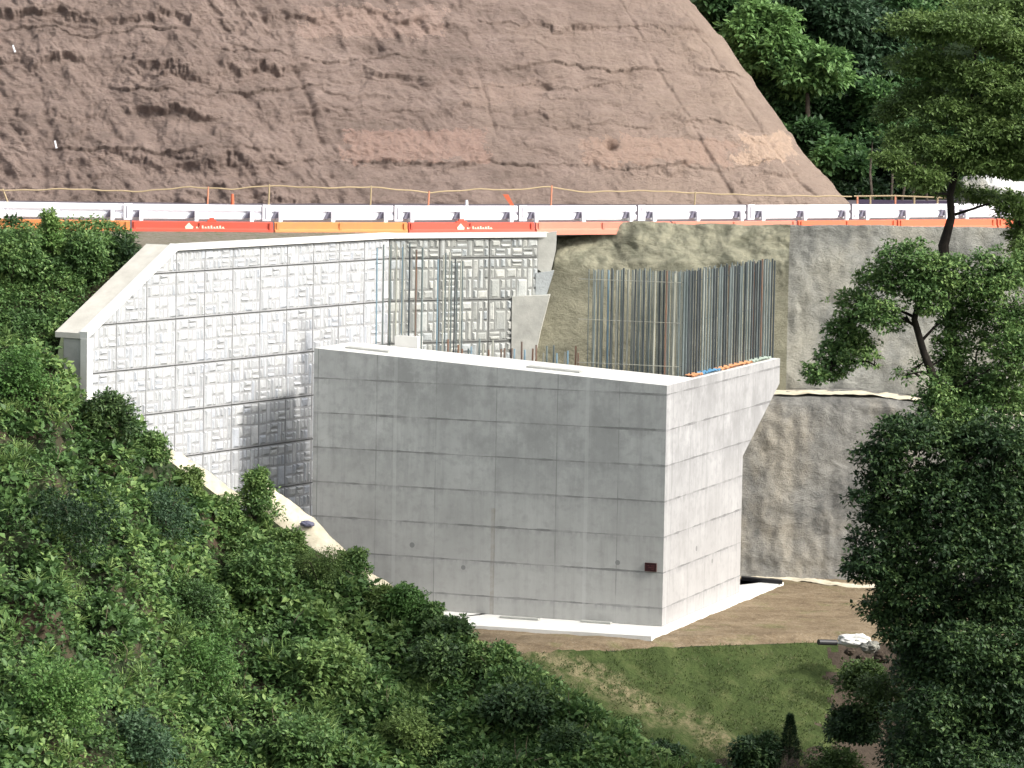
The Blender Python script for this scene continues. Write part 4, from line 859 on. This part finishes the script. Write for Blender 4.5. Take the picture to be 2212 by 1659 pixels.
sh_list = [
 # u, v of base, h, r, blobs, mat, leaf, tint, pointy, label
 (552, 1120, 1.75, .62, 9, m_leaf_hill, .12, .62, .75, 'tall pointed leafy shrub standing against the shaded part of the stone-patterned wall'),
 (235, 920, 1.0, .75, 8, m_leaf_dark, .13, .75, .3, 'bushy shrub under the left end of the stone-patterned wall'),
 (690, 1260, 1.1, .8, 9, m_leaf_olive, .07, .45, .2, 'round fine-leaved olive shrub left of the abutment foot'),
 (760, 1235, .8, .45, 6, m_leaf_hill, .12, .6, .4, 'small shrub beside the lower cream apron'),
 (880, 1330, .95, .75, 8, m_leaf_bright, .13, .35, .3, 'spreading light green shrub overlapping the abutment foot'),
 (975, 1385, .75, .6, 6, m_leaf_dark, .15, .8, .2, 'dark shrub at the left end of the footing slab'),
 (560, 1280, 1.4, 1.0, 9, m_leaf_hill, .16, .55, .3, 'large-leaved shrub on the hillside below the pointed one'),
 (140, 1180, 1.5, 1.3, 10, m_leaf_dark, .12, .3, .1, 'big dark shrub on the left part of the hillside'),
 (350, 1150, 1.3, 1.05, 9, m_leaf_blue, .09, .45, .2, 'fine grey-green shrub on the hillside left of the upper apron'),
 (700, 1480, 1.3, 1.1, 9, m_leaf_hill, .18, .75, .3, 'shrub with big bright leaves in the middle of the hillside'),
 (430, 1480, 1.4, 1.1, 9, m_leaf_bright, .11, .4, .3, 'fresh green shrub at the lower middle of the hillside'),
 (120, 1560, 1.6, 1.2, 10, m_leaf_bright, .12, .55, .3, 'pale green shrub at the lower left of the photo'),
 (880, 1620, 1.2, 1.0, 8, m_leaf_olive, .11, .7, .3, 'yellowish shrub at the bottom of the hillside'),
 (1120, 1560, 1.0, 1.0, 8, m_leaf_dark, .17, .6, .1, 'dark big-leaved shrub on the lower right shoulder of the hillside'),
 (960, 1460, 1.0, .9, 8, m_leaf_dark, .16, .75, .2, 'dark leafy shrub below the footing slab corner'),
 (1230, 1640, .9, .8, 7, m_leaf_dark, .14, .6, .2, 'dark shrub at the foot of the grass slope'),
 (30, 860, 1.4, 1.1, 9, m_leaf_bright, .12, .3, .3, 'fresh green shrub at the left edge below the guardrail'),
 (420, 1330, 1.2, .9, 8, m_leaf_hill, .1, .3, .4, 'upright shrub with small leaves on the middle left of the hillside'),
 (640, 1640, 1.2, 1.0, 8, m_leaf_hill, .15, .5, .2, 'rounded shrub at the bottom edge under the middle of the hillside'),
 (322, 985, .75, .5, 6, m_leaf_hill, .12, .55, .4, 'small shrub touching the upper end of the upper cream apron'),
 (405, 1050, .6, .5, 6, m_leaf_olive, .11, .55, .3, 'small olive shrub overlapping the middle of the upper cream apron'),
 (480, 1120, .7, .6, 6, m_leaf_hill, .13, .6, .3, 'low shrub at the lower end of the upper cream apron'),
 (620, 1190, .7, .55, 6, m_leaf_hill, .13, .7, .3, 'low shrub right of the pointed one, below the lower cream apron'),
 (820, 1310, .65, .5, 6, m_leaf_olive, .12, .7, .3, 'small yellow-green shrub where the lower cream apron ends'),
 (925, 1350, .75, .5, 6, m_leaf_hill, .14, .5, .3, 'leafy shrub between the light green one and the footing slab'),
 (1060, 1440, .7, .6, 6, m_leaf_hill, .15, .6, .2, 'leafy shrub below the corner of the dirt pad'),
 (300, 1640, 1.2, 1.0, 8, m_leaf_blue, .13, .55, .2, 'bluish-green shrub at the bottom edge left of centre')]
for (uu_, v_, h, r, nb, m_, lf, tn, po, lab) in sh_list:
    shrub('shrub', lab, hb(uu_, v_) + np.array([0, -.1, -.15]), h, r, nb, m_, lf, tn, 55, group=GH, pointy=po, ros_r=.17)
def bb(u, v): return backs(np.array([float(u)]), np.array([float(v)]))[0]
shrub('shrub', 'light green sprout rising in front of the guardrail at the left', bb(108, 560), 1.55, .42, 8, m_leaf_bright, .13, .75, 30, pointy=.5, ros_r=.16)
shrub('shrub', 'dark fern-like shrub beside the top of the sloping cap', bb(252, 575) + np.array([0, .2, -.2]), 1.0, .5, 7, m_leaf_dark, .2, .5, 34, pointy=.2, aspect=.25, ros_r=.25)
shrub('shrub', 'bushy green shrub between the sprout and the fern-like shrub', bb(190, 600), 1.3, .55, 8, m_leaf_hill, .13, .45, 50, pointy=.3, ros_r=.17)
shrub('shrub', 'leafy shrub at the far left just below the orange barriers', bb(25, 600), 1.4, .85, 9, m_leaf_hill, .13, .55, 55, pointy=.1, ros_r=.18)
# bottom centre and right
def gsl(u, d): e = edge(u); return e + np.array([0, -1.75 * d, -d - .1])
shrub('shrub', 'dark rounded bush left of the little conifer', W(1630, 1672, 107.2), 1.0, .62, 9, m_leaf_dark, .15, .55, 60, pointy=.2, ros_r=.16)
shrub('shrub', 'small dark bush at the bottom between the hillside and the grass', W(1440, 1680, 107.3), .9, .6, 8, m_leaf_dark, .14, .5, 55, pointy=.1, ros_r=.16)
shrub('shrub', 'small low bush at the hillside edge on the grass', W(1345, 1600, 108.0), .5, .35, 6, m_leaf_hill, .12, .5, 35, pointy=.1, ros_r=.14)
b = W(1705, 1640, 107.4); cf = thing('conifer', 'small dark spiky conifer on the lower right of the grass', 'conifer', b)
MB().tube([b, b + np.array([0, 0, 1.2])], [.04, .01], 6).part('trunk', m_bark, cf)
m_ = 900; hh = rng.uniform(0, 1, m_); an = rng.uniform(0, 6.28, m_); rad = (1 - hh) * .33 * rng.uniform(.5, 1.1, m_)
C = b + np.stack([np.cos(an) * rad, np.sin(an) * rad, hh * 1.25 + .05], 1); dd = np.stack([np.cos(an), np.sin(an), 0 * an], 1)
V, Fc, T = rosettes(C, .05, 5, .10, .35, outv=dd * 2, aspect=.18, droop=-.1); part('foliage', V, Fc, m_leaf_dark, cf, attr=T)

# ---------------------------------------------------------------- trees on the right
def tree(name, label, base, trunk, blobs, mat, barkm, leaf, tint, dens, group=None, aspect=.55, ros=.24, flat=.6, limb_r=.07, rootz=None, cat='tree', nl=10, shell=.45, spread=.14, limb_ratio=1.0):
    """trunk: list of (point, radius); blobs: (centre, (rx, ry, rz), density)"""
    t_ = thing(name, label, cat, trunk[0][0], group)
    mb = MB().tube([p for p, _ in trunk], [r for _, r in trunk], 10)
    tp = np.array([p for p, _ in trunk]); ft = np.linspace(0, 1, len(tp)); fine = np.stack([np.interp(np.linspace(0, 1, 40), ft, tp[:, k]) for k in range(3)], 1)
    Cs, Ds = [], []; nodes_ = [f for f in fine]
    for bi_, (c, r, dn) in enumerate(blobs):
        c = np.array(c, float); n_ = int(dens * dn); C, d = blob_centres(c, r, n_, shell); Cs.append(C); Ds.append(d)
        if rng.uniform() <= limb_ratio:
            nd = np.array(nodes_); dist = np.linalg.norm(nd - (c - np.array([0, 0, r[2] * .9])), axis=1) + .9 * np.maximum(nd[:, 2] - c[2], 0); a = nd[np.argmin(dist)]; nodes_ += [a * .5 + c * .5, c]
            m1 = a * .55 + c * .45 + np.array([0, 0, -.12 * np.linalg.norm(c - a) * .3]) + rng.normal(size=3) * .12
            m2 = a * .25 + c * .75 + rng.normal(size=3) * .12
            mb.tube([a, m1, m2, c], [limb_r, limb_r * .7, limb_r * .5, limb_r * .25], 6)
            for q_ in range(7):
                e = C[rng.integers(len(C))]; s0 = m2 * .5 + c * .5 if q_ % 2 else c; mb.tube([s0, s0 * .5 + e * .5 + rng.normal(size=3) * .06, e], [limb_r * .28, limb_r * .2, limb_r * .1], 4)
    C = np.concatenate(Cs); D_ = np.concatenate(Ds)
    tt = np.clip(tint + .30 * noise(C * .9) + .16 * noise(C * 2.7) + .05 * rng.normal(size=len(C)), 0, 1)
    V, Fc, T = rosettes(C, ros, nl, leaf, tt, outv=D_ * .8, aspect=aspect, spread=spread, flat=flat)
    part('crown', V, Fc, mat, t_, attr=T); mb.part('trunk', barkm, t_, smooth=True); return t_
def B_(u, v, y, ru, rv, dn=1.0, ry=None):
    s = F / y; return (W(u, v, y), (ru / s, (ry or ru * .9) / s, rv / s), dn)
Y = 104
# tall tree: slim dark trunk, flat layered crown
tall = [(2085, 60, 90, 26), (2190, 95, 70, 26), (1985, 55, 60, 24), (2010, 140, 75, 26), (2120, 165, 85, 28), (2200, 210, 60, 26), (1990, 215, 50, 24), (2070, 245, 85, 26), (2160, 290, 75, 26), (1965, 300, 50, 22),
        (2040, 325, 75, 24), (2130, 350, 75, 22), (1990, 385, 45, 20), (2195, 360, 50, 22), (2040, 405, 50, 14), (2150, 20, 80, 24), (2240, 20, 60, 30), (1930, 240, 30, 18), (1925, 345, 32, 16), (2260, 150, 60, 40), (2260, 300, 60, 40), (2130, 425, 50, 12), (2195, 445, 36, 20), (2215, 500, 34, 34), (2215, 570, 28, 40)]
bl_ = [B_(u, v, Y + rng.uniform(-1.6, 1.8), ru * 1.05, rv * 1.1, (ru * rv) / 2000) for u, v, ru, rv in tall]
tr = [(W(2150, 1900, Y), .28), (W(2120, 1300, Y), .22), (W(2075, 900, Y), .18), (W(2045, 640, Y), .16), (W(2038, 530, Y), .15), (W(2055, 470, Y), .11), (W(2052, 420, Y), .10), (W(2075, 330, Y), .09), (W(2100, 200, Y), .06), (W(2110, 80, Y), .03)]
tree('tall_tree', 'tall tree with a slim dark trunk and flat layered yellow-green crown at the upper right', None, tr, bl_, m_leaf_olive, m_bark2, .125, .50, 540, aspect=.5, ros=.19, flat=.35, limb_r=.045, shell=.1)
# middle tree: arching spray of leaves over the shotcrete wall
mid = [(1955, 560, 60, 30), (2040, 590, 70, 36), (2125, 620, 70, 34), (1900, 605, 48, 26), (1990, 620, 60, 26), (1850, 660, 40, 32), (1900, 680, 44, 30), (1822, 715, 34, 34), (1858, 740, 34, 24), (1798, 765, 30, 26), (1760, 808, 26, 20), (1800, 800, 26, 18), (1835, 780, 22, 18), (1890, 775, 26, 16, .35),
       (2075, 680, 46, 36), (2180, 600, 40, 26, .5), (2160, 690, 50, 40, .6), (2190, 760, 50, 50), (2050, 760, 34, 46), (2090, 830, 70, 46), (2170, 860, 60, 50), (2020, 850, 30, 34), (2060, 900, 70, 40), (1940, 700, 26, 16, .35), (1955, 810, 22, 14, .25), (1985, 790, 26, 14, .25), (2010, 660, 34, 20), (2150, 560, 50, 22, .5), (2210, 690, 40, 50, .7), (2120, 740, 34, 30, .4)]
bl_ = [B_(q[0], q[1], 101 + rng.uniform(-.9, .9), q[2], q[3], (q[4] if len(q) > 4 else 1) * q[2] * q[3] / 1400, ry=q[2] * .8) for q in mid]
tr = [(W(2125, 1800, 103), .24), (W(2100, 1200, 103), .18), (W(2070, 950, 102), .15), (W(2030, 850, 101), .13), (W(1995, 760, 101), .10), (W(1975, 690, 101), .09), (W(1990, 630, 101), .06)]
tree('broadleaf_tree', 'broadleaf tree arching its leafy limb over the sprayed-concrete wall', None, tr, bl_, m_leaf_hill, m_bark2, .12, .55, 200, ros=.15, limb_r=.045, shell=.15, spread=.16)
low = [(1960, 935, 70, 34), (2060, 950, 80, 40), (2160, 960, 80, 50), (1905, 985, 50, 26), (1930, 1050, 66, 50), (2040, 1060, 80, 60), (2150, 1070, 80, 60), (1895, 1110, 40, 26), (1950, 1150, 70, 50), (2070, 1170, 80, 60), (2180, 1180, 70, 60), (1880, 1215, 45, 30), (1850, 1235, 28, 18, .6), (1960, 1250, 70, 50), (2060, 1290, 80, 60),
       (2170, 1300, 70, 60), (1915, 1310, 44, 34), (1970, 1360, 60, 44), (2080, 1400, 70, 50), (2190, 1420, 60, 60), (1850, 1165, 22, 16, .4), (1845, 1075, 22, 14, .4), (1925, 1370, 26, 16, .5), (2000, 1440, 60, 40), (2100, 1480, 80, 50), (2010, 1530, 60, 46), (2110, 1580, 90, 50), (2200, 1520, 60, 60), (2000, 1620, 70, 50), (2100, 1660, 90, 50), (2200, 1640, 60, 60), (2230, 1250, 60, 90), (2230, 1050, 50, 80)]
bl_ = [B_(q[0], q[1], 100 + rng.uniform(-1, 1), q[2], q[3], (q[4] if len(q) > 4 else 1) * q[2] * q[3] / 1600, ry=q[2]) for q in low]
tr = [(W(2040, 1850, 102.2), .2), (W(2035, 1500, 102.2), .16), (W(2040, 1250, 102), .13), (W(2050, 1050, 101.5), .10), (W(2060, 950, 101), .06)]
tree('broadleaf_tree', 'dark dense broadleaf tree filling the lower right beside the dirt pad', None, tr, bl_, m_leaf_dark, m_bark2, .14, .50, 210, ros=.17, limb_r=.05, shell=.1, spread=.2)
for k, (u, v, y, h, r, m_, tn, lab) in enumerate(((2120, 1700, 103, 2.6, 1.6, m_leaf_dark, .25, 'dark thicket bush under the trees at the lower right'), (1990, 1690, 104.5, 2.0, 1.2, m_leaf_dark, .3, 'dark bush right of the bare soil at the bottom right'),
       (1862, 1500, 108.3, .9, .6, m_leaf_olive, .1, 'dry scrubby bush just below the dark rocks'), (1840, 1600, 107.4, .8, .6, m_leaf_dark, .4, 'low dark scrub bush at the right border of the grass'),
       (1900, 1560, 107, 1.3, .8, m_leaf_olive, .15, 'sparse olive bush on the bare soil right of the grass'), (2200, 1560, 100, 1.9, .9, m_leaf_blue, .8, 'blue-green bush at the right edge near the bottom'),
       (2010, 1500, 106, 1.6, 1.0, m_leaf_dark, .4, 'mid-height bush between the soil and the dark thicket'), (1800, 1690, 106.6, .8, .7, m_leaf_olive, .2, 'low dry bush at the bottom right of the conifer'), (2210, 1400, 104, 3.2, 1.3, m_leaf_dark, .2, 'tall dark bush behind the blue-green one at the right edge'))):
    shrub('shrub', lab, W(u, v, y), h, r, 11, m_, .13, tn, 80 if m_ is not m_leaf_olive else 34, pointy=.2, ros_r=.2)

# ---------------------------------------------------------------- forest behind
nu, nv = 80, 60; P = []
for x in np.linspace(6, 90, nu):
    for k in np.linspace(0, 1, nv): P.append((x + 6 * k, 176 + 70 * k, 9.5 + 62 * k ** .9))
P = np.array(P); P[:, 2] += 1.5 * fbm(P * .08, 4); struct('forest_hill', P, grid_faces(nu, nv)[:, ::-1], m_forest_floor, smooth=True)
GF = 'forest trees beyond the road'
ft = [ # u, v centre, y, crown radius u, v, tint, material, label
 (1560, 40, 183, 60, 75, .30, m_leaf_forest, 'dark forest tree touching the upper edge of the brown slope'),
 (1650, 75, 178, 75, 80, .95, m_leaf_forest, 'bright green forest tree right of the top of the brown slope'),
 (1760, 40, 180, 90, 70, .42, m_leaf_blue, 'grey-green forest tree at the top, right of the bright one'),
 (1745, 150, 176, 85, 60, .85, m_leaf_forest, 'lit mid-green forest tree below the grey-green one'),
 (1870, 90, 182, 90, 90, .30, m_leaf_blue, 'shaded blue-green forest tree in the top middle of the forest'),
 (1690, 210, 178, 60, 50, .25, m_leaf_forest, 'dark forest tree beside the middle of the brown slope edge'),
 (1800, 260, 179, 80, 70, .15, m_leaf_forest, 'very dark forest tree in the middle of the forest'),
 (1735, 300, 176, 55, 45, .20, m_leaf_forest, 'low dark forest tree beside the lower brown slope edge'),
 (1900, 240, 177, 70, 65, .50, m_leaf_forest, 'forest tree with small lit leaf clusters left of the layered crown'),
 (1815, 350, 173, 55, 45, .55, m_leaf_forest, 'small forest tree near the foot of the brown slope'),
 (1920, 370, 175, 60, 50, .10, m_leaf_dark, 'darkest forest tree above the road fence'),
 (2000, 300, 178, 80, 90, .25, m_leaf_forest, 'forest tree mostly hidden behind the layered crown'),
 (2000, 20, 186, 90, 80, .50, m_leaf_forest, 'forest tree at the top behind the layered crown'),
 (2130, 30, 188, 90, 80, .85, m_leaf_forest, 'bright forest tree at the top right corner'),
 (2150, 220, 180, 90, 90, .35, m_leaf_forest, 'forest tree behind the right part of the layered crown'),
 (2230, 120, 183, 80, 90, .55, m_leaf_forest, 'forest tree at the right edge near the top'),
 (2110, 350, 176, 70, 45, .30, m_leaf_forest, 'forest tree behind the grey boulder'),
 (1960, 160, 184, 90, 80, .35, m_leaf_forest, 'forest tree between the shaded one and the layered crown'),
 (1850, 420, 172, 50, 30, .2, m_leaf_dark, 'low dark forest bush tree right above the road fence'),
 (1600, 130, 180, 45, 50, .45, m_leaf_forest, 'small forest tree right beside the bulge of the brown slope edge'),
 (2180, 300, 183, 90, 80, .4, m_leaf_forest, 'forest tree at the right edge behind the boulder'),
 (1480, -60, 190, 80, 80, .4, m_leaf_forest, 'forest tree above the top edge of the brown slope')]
for (u, v, y, ru, rv, tn, m_, lab) in ft:
    bl_ = []
    for k in range(9):
        a = k * 2.4; rr_ = .15 + .55 * math.sqrt((k + .5) / 9); bl_.append(B_(u + ru * rr_ * math.cos(a), v + rv * rr_ * math.sin(a), y + rng.uniform(-1.4, 1.2), ru * .42, rv * .36, 1, ry=ru * .42))
    tb_ = W(u + rng.uniform(-10, 10), v, y); tr = [(np.array([tb_[0], tb_[1], 9.0]), .2), (np.array([tb_[0] + .2, tb_[1], (9 + tb_[2]) / 2]), .15), (tb_, .08)]
    tree('forest_tree', lab, None, tr, bl_, m_, m_bark, .33, tn, 95, group=GF, ros=.34, flat=.55, limb_r=.05, nl=11, limb_ratio=.4)
# thin saplings by the road
rs = random.Random(8)
for k, u in enumerate((1885, 1925, 1948, 1972, 2003, 2025)):
    p = W(u, 438, 168 + (k % 3)); q = W(u + rs.uniform(-8, 26), 250 + rs.uniform(0, 60), 169 + (k % 3)); mdl = (p + q) / 2 + np.array([rs.uniform(-.15, .15), 0, 0])
    s_ = thing('sapling', ('first thin bare-stemmed sapling from the left above the road fence', 'second thin sapling from the left above the road fence', 'third thin sapling from the left above the road fence', 'fourth thin sapling from the left above the road fence', 'fifth thin sapling from the left above the road fence', 'rightmost thin sapling above the road fence')[k], 'sapling', p, group='thin saplings above the road fence')
    MB().tube([p, mdl, q], [.06, .05, .025], 6).part('trunk', m_bark, s_)
    C, d = blob_centres(q, (.7, .7, .5), 22, .2); V, Fc, T = rosettes(C, .3, 8, .22, .4, outv=d); part('crown', V, Fc, m_leaf_forest, s_, attr=T)
